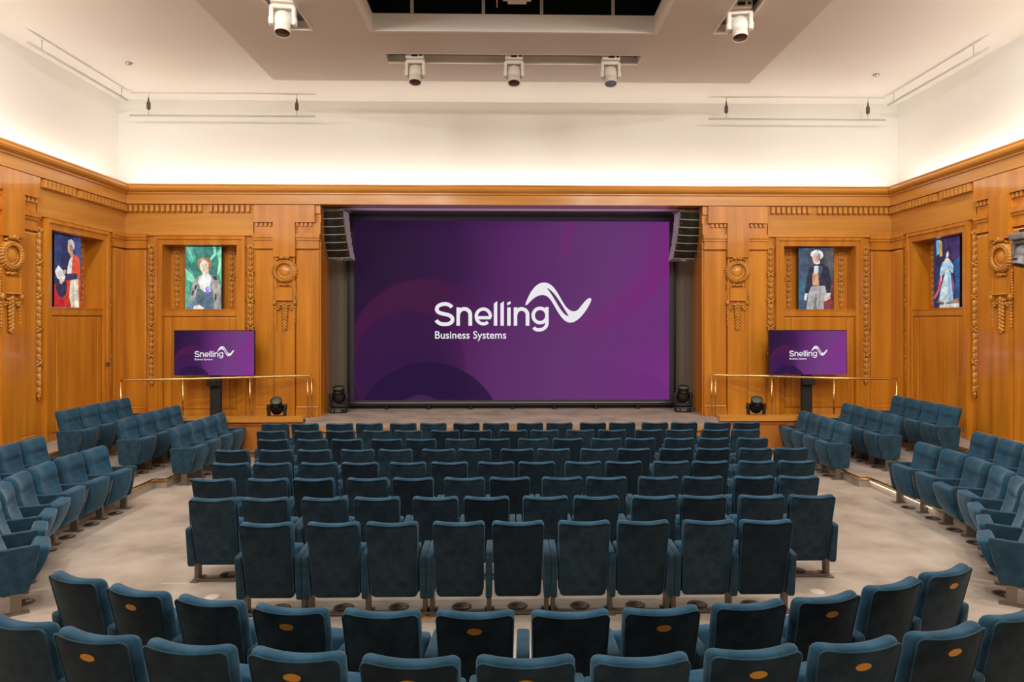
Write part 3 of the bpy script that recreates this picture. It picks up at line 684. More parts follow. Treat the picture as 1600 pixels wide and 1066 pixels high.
# seated figure, green curtain
portrait('portrait display of a seated person before a green curtain, left of the stage', 'front_left', [
    ((.06, .24, .20), [(28, 0), (76, 0), (72, 40), (60, 60), (40, 50)]), ((.10, .42, .28), [(0, 0), (20, 0), (30, 30), (18, 50), (8, 30)]), ((.22, .62, .42), [(4, 0), (12, 0), (22, 34), (16, 28)]),
    ((.20, .60, .38), [(0, 60), (18, 76), (34, 96), (20, 100), (4, 90)]), ((.10, .36, .24), [(0, 84), (12, 100), (16, 150), (4, 174), (0, 174)]), ((.30, .72, .52), [(76, 0), (84, 0), (86, 22), (70, 40), (66, 34), (78, 20)]),
    ((.18, .60, .34), [(86, 20), (98, 0), (100, 0), (100, 110), (94, 84), (86, 76), (94, 50)]), ((.45, .85, .45), [(94, 30), (97, 30), (96, 70), (88, 76)]), ((.12, .40, .30), [(8, 60), (14, 60), (30, 90), (24, 84)]),
    ((.26, .27, .25), [(34, 80), (48, 76), (72, 76), (90, 84), (98, 110), (99, 174), (8, 174), (14, 140), (20, 104)]), ((.38, .37, .33), [(70, 80), (88, 84), (97, 108), (96, 150), (84, 158), (74, 110)]), ((.34, .34, .31), [(22, 100), (34, 82), (36, 110), (28, 140), (14, 150)]),
    ((.11, .16, .19), [(34, 116), (60, 126), (74, 116), (80, 174), (24, 174)]), ((.16, .26, .34), [(10, 150), (30, 150), (44, 174), (8, 174)]), ((.10, .16, .24), [(50, 140), (70, 120), (76, 150), (64, 174), (46, 174)]),
    ((.92, .88, .80), [(38, 84), (50, 76), (66, 76), (72, 88), (68, 112), (54, 126), (42, 116), (36, 96)]),
    ((.86, .74, .62), [(48, 66), (64, 64), (66, 80), (56, 88), (47, 80)]), ((.92, .74, .60), E_(53, 52, 13, 20)), ((.78, .56, .42), E_(60, 56, 6, 14)),
    ((.42, .20, .10), [(36, 52), (36, 38), (46, 30), (60, 30), (70, 38), (73, 54), (70, 64), (64, 60), (65, 46), (56, 38), (46, 40), (41, 50), (42, 62), (37, 60)]), ((.60, .32, .16), [(42, 36), (50, 31), (56, 36), (46, 40)]),
    (blk, E_(47.5, 51, 2.2, 1)), (blk, E_(57, 51, 2.2, 1)), ((.66, .42, .30), [(51, 52), (53, 52), (54, 60), (50, 60)]), ((.60, .18, .16), E_(52.5, 65, 4, 1.2)),
    ((.05, .06, .06), [(74, 84), (84, 80), (90, 92), (82, 94)]), ((.06, .07, .08), E_(30, 112, 3, 8, a=.3)), ((.06, .07, .08), E_(22, 128, 3, 8, a=.3)), ((.05, .06, .07), E_(84, 140, 2.4, 10)), 
    ((.34, .24, .72), E_(64, 118, 8, 8)), ((.50, .42, .85), E_(66, 114, 5, 5)), ((.28, .18, .62), E_(62, 126, 6, 5)), ((.62, .56, .88), E_(68, 122, 3, 3)),
    ((.90, .74, .64), [(22, 174), (26, 164), (40, 160), (52, 168), (52, 174)]),
], (.05, .21, .17), 1.15)
# standing figure, tailcoat
portrait('portrait display of a standing person in a dark tailcoat, right of the stage', 'front_right', [
    ((.06, .10, .16), [(0, 0), (26, 0), (30, 174), (0, 174)]), ((.10, .10, .11), [(70, 0), (100, 0), (100, 120), (86, 60)]), ((.05, .14, .22), [(0, 90), (18, 100), (20, 140), (0, 150)]), ((.16, .05, .05), [(80, 110), (100, 80), (100, 174), (78, 174)]),
    ((.035, .035, .06), [(44, 50), (54, 44), (70, 44), (84, 54), (92, 90), (90, 128), (78, 126), (76, 108), (56, 112), (40, 108), (30, 128), (18, 126), (24, 80), (32, 56)]),
    ((.45, .43, .42), [(36, 108), (74, 106), (80, 130), (72, 174), (52, 174), (50, 140), (42, 174), (22, 174), (28, 130)]), ((.24, .23, .23), [(48, 128), (52, 128), (50, 174), (44, 174)]), ((.30, .29, .29), [(60, 112), (64, 112), (58, 174), (54, 174)]),
    ((.66, .34, .20), [(42, 68), (48, 60), (56, 64), (58, 106), (40, 106), (38, 84)]), ((.82, .88, .92), [(44, 48), (56, 46), (56, 66), (48, 76), (44, 66)]), ((.03, .05, .10), [(42, 44), (56, 42), (58, 50), (44, 51)]),
    ((.10, .11, .18), [(58, 50), (70, 54), (60, 86), (56, 70)]), ((.88, .86, .84), [(42, 34), (60, 34), (60, 44), (50, 47), (42, 42)]),
    ((.78, .52, .42), E_(49, 28, 10, 15)), ((.62, .36, .28), E_(54, 31, 5, 10)), ((.86, .86, .82), [(34, 22), (36, 12), (46, 6), (58, 6), (68, 12), (70, 24), (64, 32), (60, 30), (60, 18), (50, 15), (41, 19), (41, 28)]),
    (blk, E_(45, 26, 1.7, .8)), (blk, E_(52.5, 26, 1.7, .8)), ((.60, .34, .28), [(48, 27), (50, 27), (50, 33), (47, 33)]), ((.5, .18, .15), E_(48.5, 37, 3, .9)),
    (wh, [(18, 128), (26, 128), (22, 148), (16, 146)]), ((.80, .60, .50), [(76, 132), (88, 126), (90, 142), (76, 150), (70, 146)]), ((.88, .86, .84), [(78, 128), (90, 126), (90, 134), (80, 134)]),
    ((.32, .05, .05), [(70, 150), (98, 146), (98, 156), (72, 158)]), ((.20, .04, .05), [(70, 158), (98, 156), (98, 174), (72, 174)]),
], (.07, .075, .10), 1.0)
# standing figure, pale gown
portrait('portrait display of a standing person in a pale blue gown, on the right wall', 'right', [
    ((.05, .03, .12), [(40, 0), (100, 0), (100, 50), (60, 90)]), ((.02, .10, .28), [(80, 60), (100, 50), (100, 150), (84, 150)]), ((.16, .40, .66), [(8, 0), (22, 0), (24, 34), (12, 40)]), ((.60, .34, .08), [(22, 0), (32, 6), (34, 42), (24, 44)]), ((.10, .02, .05), [(28, 44), (32, 44), (34, 80), (28, 80)]),
    ((.62, .10, .12), [(30, 76), (36, 90), (24, 130), (2, 152), (0, 146), (16, 124)]), ((.25, .07, .18), [(70, 90), (80, 120), (78, 148), (70, 150)]),
    ((.30, .18, .14), [(10, 156), (98, 150), (98, 162), (30, 162)]), ((.62, .56, .50), [(24, 164), (98, 162), (98, 174), (22, 174)]),
    ((.36, .56, .74), [(44, 86), (66, 86), (76, 154), (62, 158), (44, 160), (20, 154), (30, 120)]), ((.62, .72, .72), [(44, 90), (54, 90), (52, 158), (26, 154), (36, 120)]), ((.24, .42, .64), [(58, 90), (62, 90), (68, 154), (62, 156)]),
    ((.40, .62, .80), [(36, 58), (50, 54), (68, 58), (78, 72), (76, 88), (68, 86), (64, 78), (62, 88), (42, 88), (34, 92), (24, 90), (28, 72)]),
    ((.86, .72, .62), [(46, 50), (58, 50), (66, 58), (52, 64), (42, 58)]), ((.84, .66, .54), [(40, 76), (62, 82), (62, 86), (42, 82)]), ((.84, .68, .58), E_(53, 40, 6, 9)), ((.03, .02, .02), [(46, 42), (45, 32), (50, 26), (57, 27), (60, 33), (54, 33), (50, 40), (49, 48)]),
    ((.05, .03, .03), E_(47, 30, 3.5, 4)), (wh, [(42, 154), (50, 154), (48, 168), (42, 168)]), ((.8, .66, .56), [(28, 90), (32, 90), (32, 104), (29, 104)]),
], (.02, .025, .09), 1.0)

# ------------------------------------------------------------------ televisions on stands
def television(x, side):
    y = 15.95; root = empty('television', (x, y, ZS)); tag(root, f'television showing the purple logo slide on a black stand, {side} of the stage', 'television')
    W_ = 1.815; H_ = W_*.567
    zc = 2.215-ZS
    screen_on(root, SCR2, W_, (0, -.045, zc))
    b = MB(); b.box(-W_/2-.012, W_/2+.012, -.04, .03, zc-H_/2+.02, zc+H_/2+.014); b.box(-.5, .5, .03, .09, zc-.3, zc+.3); b.build('television_casing', 'black', root)
    b = MB(); b.box(-.12, .12, .0, .10, 0, zc+.2); b.build('stand_column', 'soft_black', root)
    b = MB(); b.box(-.45, .45, -.30, .32, 0, .05); b.build('stand_base', 'soft_black', root)
    b = MB(); b.box(-.15, .13, -.10, .0, zc-.75, zc-.57); b.box(.11, .15, -.09, .0, zc-.72, zc-.60); b.build('control_box', 'soft_black', root)
television(-6.80, 'left'); television(7.03, 'right')

# ------------------------------------------------------------------ brass rails
def handrail(pts, side):
    zt = 1.655; root = empty('brass_handrail', (pts[0][0], pts[0][1], ZS)); tag(root, f'curved brass handrail at the {side} end of the stage', 'railing')
    L = lambda p, z: (p[0]-pts[0][0], p[1]-pts[0][1], z-ZS)
    fine = []
    for i in range(len(pts)-1):
        p0, p1, p2, p3 = pts[max(i-1, 0)], pts[i], pts[i+1], pts[min(i+2, len(pts)-1)]
        for k in range(8):
            t = k/8; fine.append(tuple(.5*(2*p1[a]+(p2[a]-p0[a])*t+(2*p0[a]-5*p1[a]+4*p2[a]-p3[a])*t*t+(-p0[a]+3*p1[a]-3*p2[a]+p3[a])*t**3) for a in (0, 1)))
    fine.append(pts[-1])
    b = MB(); b.tube([L(p, zt) for p in fine], .028, 10); b.build('top_rail', 'brass', root)
    for i, p in enumerate(pts):
        b = MB(); b.tube([L(p, ZS), L(p, zt)], .02, 8); b.lathe([(.05, 0), (.05, .015), (.03, .03)], 12, T=lambda x, y, z: (x+p[0]-pts[0][0], y+p[1]-pts[0][1], z)); b.build('post', 'brass', root)
    e = pts[-1]; sg = 1 if e[0] > 0 else -1
    q = (e[0]+sg*.09, e[1]-.02); b = MB(); b.tube([L(q, ZS), L(q, zt-.02)], .02, 8); b.build('post', 'brass', root)
handrail([(-8.53, 15.19), (-7.30, 15.45), (-6.0, 15.95), (-4.70, 16.38)], 'left')
handrail([(8.72, 15.19), (7.40, 15.4), (6.20, 15.98), (4.89, 16.38)], 'right')

# ------------------------------------------------------------------ moving head lamps
def lamp_meshes(casing, lens, trim, shroud=False):
    b = MB(); b.add(*rbox((.36, .30, .12), .02, (1, 1, 1)), smooth=True); b.v = [(x, y, z+.06) for x, y, z in b.v]
    base = b.mesh('lamp_base', casing)
    b = MB(); b.box(-.06, .06, -.152, -.15, .03, .09); b.box(-.15, -.10, -.152, -.15, .04, .08)
    pan = b.mesh('socket_panel', trim)
    b = MB()                                    # yoke: a U whose arms widen to round bosses
    def yk(x, y, z): return (x, y, z)
    b.add(*rbox((.36, .16, .07), .02, (2, 1, 1), lambda x, y, z: (x, y, z+.155)), smooth=True)
    for a in (-1, 1):
        b.add(*rbox((.065, .17, .30), .025, (1, 1, 3), lambda x, y, z: (x+a*.17, y*(1.05-.5*(z+.15)), z+.29)), smooth=True)
        b.lathe([(.02, a*.15), (.075, a*.15), (.075, a*.205), (.06, a*.215), (.0, a*.215)], 16, T=lambda x, y, z: (x, y, z+.37), axis='x')
    if shroud: b.add(*rbox((.37, .09, .30), .035, (2, 1, 2), lambda x, y, z: (x, y-.10, z+.29)), smooth=True)
    yoke = b.mesh('yoke', casing)
    b = MB(); b.lathe([(.0, -.16), (.07, -.155), (.115, -.12), (.135, -.06), (.135, .04), (.12, .06), (.115, .09), (.125, .10), (.122, .20), (.128, .215), (.118, .22), (.11, .205)], 24)
    head = b.mesh('lamp_head', casing)
    b = MB(); b.lathe([(.0, .210), (.111, .208), (.111, .195), (.0, .19)], 24); ln = b.mesh('lens', lens)
    b = MB()
    for i in range(5): b.box(-.05+i*.02, -.038+i*.02, -.128, -.12, .12, .16)
    vent = b.mesh('vent_slots', trim)
    return base, pan, yoke, head, ln, vent
LW = lamp_meshes('lampwhite', 'lensdark', 'soft_black', True); LB = lamp_meshes('lampwhite', 'lensblue', 'soft_black', True); LK = lamp_meshes('black', 'lensgreen', 'bronze')
def moving_head(name, loc, set_, flip, tilt, pan_, label, group, sc=1.0):
    root = empty(name, loc, pan_); tag(root, label, 'lamp', group); root.scale = (sc, sc, sc)
    rz = (R(180), 0, 0) if flip else (0, 0, 0)
    base = link('lamp_base', set_[0], root, None, rz); link('socket_panel', set_[1], base, (0, 0, 0), (0, 0, R(180) if flip else 0))
    link('yoke', set_[2], root, None, rz)
    if flip and loc[2] > 7:
        b = MB(); b.tube([(0, 0, 0), (0, 0, (8.42-loc[2])/sc)], .025, 8); b.tube([(-.12, 0, 0), (-.12, 0, (8.42-loc[2])/sc)], .01, 6); b.build('hanging_clamp', 'soft_black', root)
    h = link('lamp_head', set_[3], root, (0, 0, -.37 if flip else .37), (tilt, 0, 0))
    link('lens', set_[4], h); link('vent_slots', set_[5], h)
    return root
gW = 'cream moving head lamps hanging in the ceiling slots'
for x, sset, lab in ((-1.83, LW, 'cream ceiling lamp at the left of the three over the stage front'), (.10, LW, 'cream ceiling lamp in the middle of the three over the stage front'), (2.0, LB, 'cream ceiling lamp with a bluish lens, right of the three over the stage front')):
    moving_head('moving_head_lamp', (x, 13.42, 8.17), sset, True, R(180-16), 0, lab, gW, .97)
moving_head('moving_head_lamp', (-3.66, 11.15, 8.19), LW, True, R(180-14), R(8), 'larger cream lamp hanging from the left ceiling slot', gW, 1.02)
moving_head('moving_head_lamp', (3.86, 11.35, 8.26), LW, True, R(180-14), R(-8), 'larger cream lamp hanging from the right ceiling slot', gW, 1.02)
gK = 'black moving head lamps on the stage'
moving_head('floor_lamp', (-4.28, 17.3, ZS), LK, False, R(20), R(6), 'black moving head lamp on the stage at the left foot of the big screen', gK, 1.12)
moving_head('floor_lamp', (4.43, 17.3, ZS), LK, False, R(20), R(-6), 'black moving head lamp on the stage at the right foot of the big screen', gK, 1.12)
moving_head('floor_lamp', (-5.20, 15.42, ZS), LK, False, R(38), R(12), 'black moving head lamp half hidden behind the left parapet', gK, 1.0)
moving_head('floor_lamp', (5.62, 15.42, ZS), LK, False, R(38), R(-12), 'black moving head lamp half hidden behind the right parapet', gK, 1.0)
for sd, x, y, zz in ((-1, XL+.42, 11.45, 4.55), (1, XR-.40, 11.78, 4.50)):
    s_ = 'left' if sd < 0 else 'right'
    rt = moving_head('wall_lamp', (x, y, zz), lamp_meshes('lampgrey', 'black', 'soft_black') if sd > 0 else LK, True, R(200), R(90*sd), f'grey spotlight on a bracket on the {s_} wall at the picture edge', None, 1.0)
    b = MB(); b.box(-.05, .05, -.42 , .05, .02, .06); b.build('bracket', 'black', rt); 

# ------------------------------------------------------------------ line array loudspeakers
def line_array(x, side):
    sg = -1 if side == 'left' else 1
    root = empty('line_array', (x, 16.8, 5.74), R(13*sg)); tag(root, f'hanging column of six black loudspeaker boxes, {side} of the big screen', 'speaker')
    b = MB(); b.box(-.30, .30, .0, .42, -.075, -.045); b.box(-.05, .05, .15, .25, -.05, .02); b.lathe([(.03, -.05), (.03, .02)], 8, T=lambda X, Y_, Z: (X, Y_+.2, Z)); b.build('flying_frame', 'speaker_edge', root)
    y, z, ang = 0.0, -.08, 0.0
    H_ = .195
    for i in range(6):
        ang = R(2+4.0*i)
        def Tm(X, Y_, Z, y=y, z=z, ang=ang):
            return (X+(-sg)*(-.0)+(-sg)*.018*i, y+Y_*math.cos(ang)-Z*math.sin(ang)*-1*(-1), z+Z*math.cos(ang)-Y_*math.sin(ang)*1) if False else (X-sg*.012*i, y+Y_*math.cos(ang)-Z*math.sin(ang), z+Y_*math.sin(ang)*-.3+Z*math.cos(ang))
        w_ = .295
        c = MB(); c.prism([(-w_, .0), (0, .035), (w_, .0), (w_, .06), (.25, .40), (-.25, .40), (-w_, .06)], -H_+.004, 0, T=Tm)
        cb = c.build('cabinet', 'lilac_lit', root)
        g = MB(); g.prism([(-w_+.005, -.012), (0, .025), (w_-.005, -.012), (w_-.005, .0), (0, .037), (-w_+.005, .0)], -H_+.018, -.012, T=Tm); g.build('grille', 'speaker', cb)
        e = MB(); e.prism([(-w_, -.016), (0, .021), (w_, -.016), (w_, .0), (0, .037), (-w_, .0)], -.012, 0, T=Tm)
        for sx in (-1, 1): e.box(sx*w_-.006, sx*w_+.006, -.014, .02, -H_+.004, 0, Tm)
        e.box(sg*-.23-.008, sg*-.23+.008, -.02, -.0, -H_*.5-.01, -H_*.5+.01, Tm); e.build('grille_trim', 'speaker_edge', cb)
        y += math.sin(ang)*H_; z -= math.cos(ang)*H_
    b = MB(); b.tube([(-sg*.12, y+.02, z+.01), (-sg*.12, y+.02, z-.035), (-sg*.08, y+.02, z-.06), (-sg*.04, y+.02, z-.035), (-sg*.04, y+.02, z+.01)], .012, 6); b.build('lower_shackle', 'steel', root)
    b = MB(); b.tube([(-sg*.38, .15, -.55), (-sg*.50, .12, -.66), (-sg*.50, .12, -.80), (-sg*.44, .15, -.92)], .008, 6); b.build('cable', 'black', root)
line_array(-4.32, 'left'); line_array(4.50, 'right')

# small plate on the left wall
b = MB(); b.box(-.07, .07, -.015, 0, -.04, .04); o = b.build('switch_plate', 'bronze', loc=Tl(.86, .115, 1.98), rot=R(90)); tag(o, 'small dark switch plate on the left portrait frame', 'switch')

# ------------------------------------------------------------------ auditorium chair
LEAN = lambda z: .235*max(0, 1-z)**.95/.80     # how far forward of the top the rear face sits
def rrloop(w_, h, r, nc=5, nf=7):
    """rounded rectangle loop in x-y, long sides subdivided; starts at the rear left"""
    P = []
    def side(a, b_, k):
        for i in range(k): t = i/k; P.append((a[0]+(b_[0]-a[0])*t, a[1]+(b_[1]-a[1])*t))
    def corner(cx, cy, a0):
        for i in range(nc): a = R(a0+90*i/nc); P.append((cx+r*math.cos(a), cy+r*math.sin(a)))
    side((-w_+r, -h), (w_-r, -h), nf); corner(w_-r, -h+r, -90); side((w_, -h+r), (w_, h-r), 1); corner(w_-r, h-r, 0)
    side((w_-r, h), (-w_+r, h), nf); corner(-w_+r, h-r, 90); side((-w_, h-r), (-w_, -h+r), 1); corner(-w_+r, -h+r, 180)
    return P
def loft_back(z0, z1, w0, w1, Tk, r, front_shape, off=0.0, ncurve=1.0, rxz=.05):
    zs = [z0+rxz*(1-math.cos(PI/2*i/5))*1.0 for i in range(5)]+[z0+rxz+(z1-z0-2*rxz)*i/22 for i in range(23)]+[z1-rxz*(1-math.sin(PI/2*i/5)) for i in range(1, 6)]
    b = MB(); rings = []
    for z in zs:
        t = (z-z0)/(z1-z0); w_ = w0+(w1-w0)*t; h = Tk/2
        e = max(0, (z0+rxz-z), (z-(z1-rxz)))/rxz; e = min(1, e); c_ = math.sqrt(max(0, 1-e*e))
        w2 = w_-rxz*(1-c_)*1.0; rr = min(Tk/2, r); h2 = max(.004, h-min(rr, rxz)*(1-c_)*.92)
        ring = []
        for x, y in rrloop(w2, h2, min(rr, h2*.98)):
            u = x/w_; fr = max(0, y/h)
            q = x/.256; yy = LEAN(z)+Tk/2+off+y+fr*front_shape(t, u)+.045*q*q*(z-.21)/.79
            ring.append((x, yy, z+(.018*q*q-.006)*((z-.21)/.79)**4))
        rings.append(ring)
    n = len(rings[0])
    b.add([v for q in rings for v in q], [(i*n+j, i*n+(j+1) % n, (i+1)*n+(j+1) % n, (i+1)*n+j) for i in range(len(rings)-1) for j in range(n)], smooth=True)
    b.add(rings[0], [tuple(range(n))]); b.add(rings[-1], [tuple(range(n))], smooth=True)
    return b
def fshape(t, u):
    g = -.016*math.exp(-((t-.735)/.016)**2)+.032*math.exp(-((t-.30)/.2)**2)-.010*math.exp(-((t-.62)/.06)**2)+.014*math.exp(-((t-.86)/.09)**2)
    return g*(1-abs(u)**3*.8)
BACK = loft_back(.215, 1.0, .232, .256, .115, .055, fshape, rxz=.05).mesh('backrest', 'velvet')
BPAN = loft_back(.210, .988, .226, .2485, .02, .009, lambda t, u: 0, off=-.004, rxz=.045).mesh('back_panel', 'velvet_shaded')
def piping():
    z0, z1, rr = .212, .986, .045; pts = []
    def Q(x, z):
        t = (z-.21)/.79; u = x/.256; return (x, LEAN(z)-.005+.045*u*u*t, z+(.018*u*u-.006)*t**4)
    hw = lambda z: .226+(.0225)*(z-z0)/(z1-z0)
    pts = [Q(-hw(z0+.05), z0+.05)]+[Q(-hw(z0+.05+i*.11), z0+.05+i*.11) for i in range(1, 7)]
    for i in range(6): a = R(180-90*i/5); pts.append(Q(-hw(z1)+rr+rr*math.cos(a), z1-rr+rr*math.sin(a)))
    pts += [Q(-hw(z1)+rr+(2*hw(z1)-2*rr)*i/8, z1) for i in range(1, 8)]
    left = pts[:13]
    pts += [(-p[0], p[1], p[2]) for p in reversed(left)]
    b = MB(); b.tube(pts, .0045, 6); return b.mesh('piping', 'velvet')
PIPE = piping()
def seat(ang):
    """tip-up seat: profile in y-z when level, turned up by ang about the hinge"""
    prof = [(-.02, .0), (.0, .055), (.10, .075), (.25, .072), (.36, .075), (.42, .055), (.44, .015), (.43, -.035), (.38, -.07), (.25, -.085), (.10, -.07), (.0, -.045)]
    hy, hz = .17, .37; ca, sa = math.cos(ang), math.sin(ang); b = MB(); n = len(prof)
    rings = []
    for x, sc in ((-.232, .86), (-.226, .95), (-.205, 1), (0, 1.02), (.205, 1), (.226, .95), (.232, .86)):
        vs = []
        for (y, z) in prof:
            yy, zz = (y-.2)*sc+.2, z*sc
            if y > .3: yy += .012*(1-(x/.23)**2)
            vs.append((x, hy+yy*ca-zz*sa, hz+yy*sa+zz*ca))
        rings.append(vs)
    allv = [v for r_ in rings for v in r_]
    b.add(allv, [(i*n+j, i*n+(j+1) % n, (i+1)*n+(j+1) % n, (i+1)*n+j) for i in range(len(rings)-1) for j in range(n)], smooth=True)
    b.add(rings[0], [tuple(range(n))]); b.add(rings[-1], [tuple(range(n))])
    return b.mesh('seat', 'velvet')
def seat_folded():
    # folded seat: belly facing forward
    prof = [(.25, .24), (.27, .215), (.34, .20), (.385, .225), (.425, .30), (.455, .39), (.475, .48), (.485, .57), (.485, .625), (.47, .65), (.43, .66), (.38, .65), (.345, .60), (.31, .48), (.27, .33)]
    b = MB(); n = len(prof); rings = []
    cy = sum(p[0] for p in prof)/n; cz = sum(p[1] for p in prof)/n
    for x, sc in ((-.234, .93), (-.230, .97), (-.218, 1), (0, 1.02), (.218, 1), (.230, .97), (.234, .93)):
        rings.append([(x, cy+(y-cy)*sc, cz+(z-cz)*sc) for y, z in prof])
    b.add([v for r_ in rings for v in r_], [(i*n+j, i*n+(j+1) % n, (i+1)*n+(j+1) % n, (i+1)*n+j) for i in range(len(rings)-1) for j in range(n)], smooth=True)
    b.add(rings[0], [tuple(range(n))]); b.add(rings[-1], [tuple(range(n))])
    return b.mesh('seat', 'velvet')
def seat_box(tilt):
    hy, hz = .29, .27; ct, st = math.cos(tilt), math.sin(tilt)
    def f(x, y, z):
        t = (z+.23)/.46; v = (y+.075)/.15; u = x/.23      # t 0 bottom .. 1 top, v 0 rear .. 1 front
        rear = .265+.075*t; front = .325+.155*math.sin(min(1, .12+t*1.0)*PI/2)**.8+.012*(1-u*u)
        Y = rear+(front-rear)*v; Z = .205+t*.455-.02*v*(1-t)
        a, c = Y-hy, Z-hz
        return (x, hy+a*ct+c*st, hz-a*st+c*ct)
    b = MB(); b.add(*rbox((.462, .15, .46), .03, (4, 2, 9), f), smooth=True); return b.mesh('seat', 'velvet')
SEATS = {'up': seat_box(0), 'mid': seat_box(R(10)), 'half': seat_box(R(15))}
def arm_mesh():
    # side profile with rounded corners, swept across the width with softened edges
    C4 = [(.085, .205, .045), (.395, .205, .055), (.492, .672, .03), (.030, .655, .03)]
    prof = []
    for i, (y, z, r) in enumerate(C4):
        p0 = Vector(C4[i-1][:2]); p1 = Vector((y, z)); p2 = Vector(C4[(i+1) % 4][:2])
        a = p1+(p0-p1).normalized()*r; c = p1+(p2-p1).normalized()*r
        for k in range(6):
            t = k/5; q = a*(1-t)**2+p1*2*t*(1-t)+c*t*t; prof.append((q.x, q.y))
    cy, cz = .25, .44; n = len(prof); rings = []
    for x, d in ((-.031, .016), (-.028, .006), (-.020, 0), (.020, 0), (.028, .006), (.031, .016)):
        ring = []
        for y, z in prof:
            v = Vector((cy-y, cz-z)); v = v.normalized()*d; ring.append((x, y+v.x, z+v.y))
        rings.append(ring)
    b = MB(); b.add([v for q in rings for v in q], [(i*n+j, i*n+(j+1) % n, (i+1)*n+(j+1) % n, (i+1)*n+j) for i in range(5) for j in range(n)], smooth=True)
    b.add(rings[0], [tuple(range(n))]); b.add(rings[-1], [tuple(range(n))])
    return b.mesh('armrest', 'velvet_arm')
ARM = arm_mesh()
b = MB(); b.box(-.018, .018, .466, .477, .40, .58, T=lambda x, y, z: (x, y+(z-.58)*.21, z)); ARMTAB = b.mesh('arm_front_tab', 'bronze')
b = MB(); b.box(-.022, .022, .24, .335, 0, .215); b.box(-.045, .045, .17, .40, 0, .012); LEG = b.mesh('leg', 'bronze')
b = MB(); b.prism([(.05*math.cos(2*PI*i/24), .025*math.sin(2*PI*i/24)) for i in range(24)], 0, .004, T=lambda x, z, y: (x, -y, z)); PLQ = b.mesh('brass_plaque', 'brass_dull')
nchair = [0]
CH = {}
def chair(x, y, z, rot, pitchL, pitchR, label, group, st='up', arms='LR', plaque=False, aw=1.0, sw=1.0):
    root = empty('auditorium_chair', (x, y, z), rot); tag(root, label, 'chair', group)
    link('backrest', BACK, root, (0, -.085, 0), scale=(sw, 1, 1)); p = link('back_panel', BPAN, root, (0, -.085, 0), scale=(sw, 1, 1)); link('piping', PIPE, p)
    if plaque: link('brass_plaque', PLQ, root, (0, LEAN(.885)-.085-.0045, .885), (R(16), 0, 0))
    link('seat', SEATS[st], root, scale=(sw, 1, 1))
    for a in arms:
        ax = -pitchL if a == 'L' else pitchR
        ar = link('armrest', ARM, root, (ax, 0, 0), None, (aw, 1, 1)); link('arm_front_tab', ARMTAB, ar)
        link('leg', LEG, root, (ax, 0, 0))
    return root
ORD = ['first', 'second', 'third', 'fourth', 'fifth', 'sixth', 'seventh', 'eighth', 'ninth', 'tenth', 'eleventh', 'twelfth', 'thirteenth', 'fourteenth', 'fifteenth', 'sixteenth']
ROWS = [
 (13.12, 'P'*8, [-4.49, -3.92, -3.26, -2.69, -2.04, -1.46, -.82, -.25, .41, .98, 1.63, 2.20, 2.84, 3.41, 4.06, 4.63]),
 (12.25, 'S'+'P'*7, [-4.26, -3.61, -3.03, -2.38, -1.81, -1.15, -.57, .08, .65, 1.30, 1.87, 2.54, 3.10, 3.75, 4.31]),
 (11.35, 'S'+'P'*6+'S', [-3.92, -3.28, -2.70, -2.04, -1.47, -.81, -.24, .41, .99, 1.64, 2.21, 2.87, 3.45, 4.11]),
 (10.43, 'S'+'P'*7, [-4.22, -3.56, -2.98, -2.32, -1.74, -1.08, -.53, .13, .69, 1.36, 1.93, 2.58, 3.16, 3.82, 4.38]),
 (9.465, 'P'*7, [-3.85, -3.28, -2.64, -2.07, -1.41, -.83, -.18, .39, 1.04, 1.61, 2.28, 2.83, 3.49, 4.05]),
 (8.52, 'S'+'P'*6, [-3.68, -3.01, -2.44, -1.77, -1.20, -.56, .01, .67, 1.23, 1.89, 2.45, 3.10, 3.67]),
 (7.585, 'P'*6, [-3.28, -2.70, -2.05, -1.47, -.82, -.25, .41, .98, 1.63, 2.19, 2.85, 3.42]),
 (6.64, 'S'+'P'*4, [-2.36, -1.71, -1.14, -.49, .09, .74, 1.32, 1.97, 2.54])]
def vent(x, y, z, label, group):
    o = link('floor_vent', VENT, None, (x, y, z), random.random()*3); tag(o, label, 'vent', group)
    link('grille_fins', VFIN, o)
b = MB(); b.lathe([(.0, .003), (.085, .003), (.10, .006), (.105, .0)], 24); VENT = b.mesh('floor_vent', 'ventdark')
b = MB()
for i in range(12):
    t = 2*PI*i/12; c_, s_ = math.cos(t), math.sin(t); b.add([(.02*c_, .02*s_, .004), (.085*math.cos(t+.5), .085*math.sin(t+.5), .004), (.085*math.cos(t+.62), .085*math.sin(t+.62), .011), (.02*math.cos(t+.3), .02*math.sin(t+.3), .011)], [(0, 1, 2, 3)])
VFIN = b.mesh('grille_fins', 'bronze')
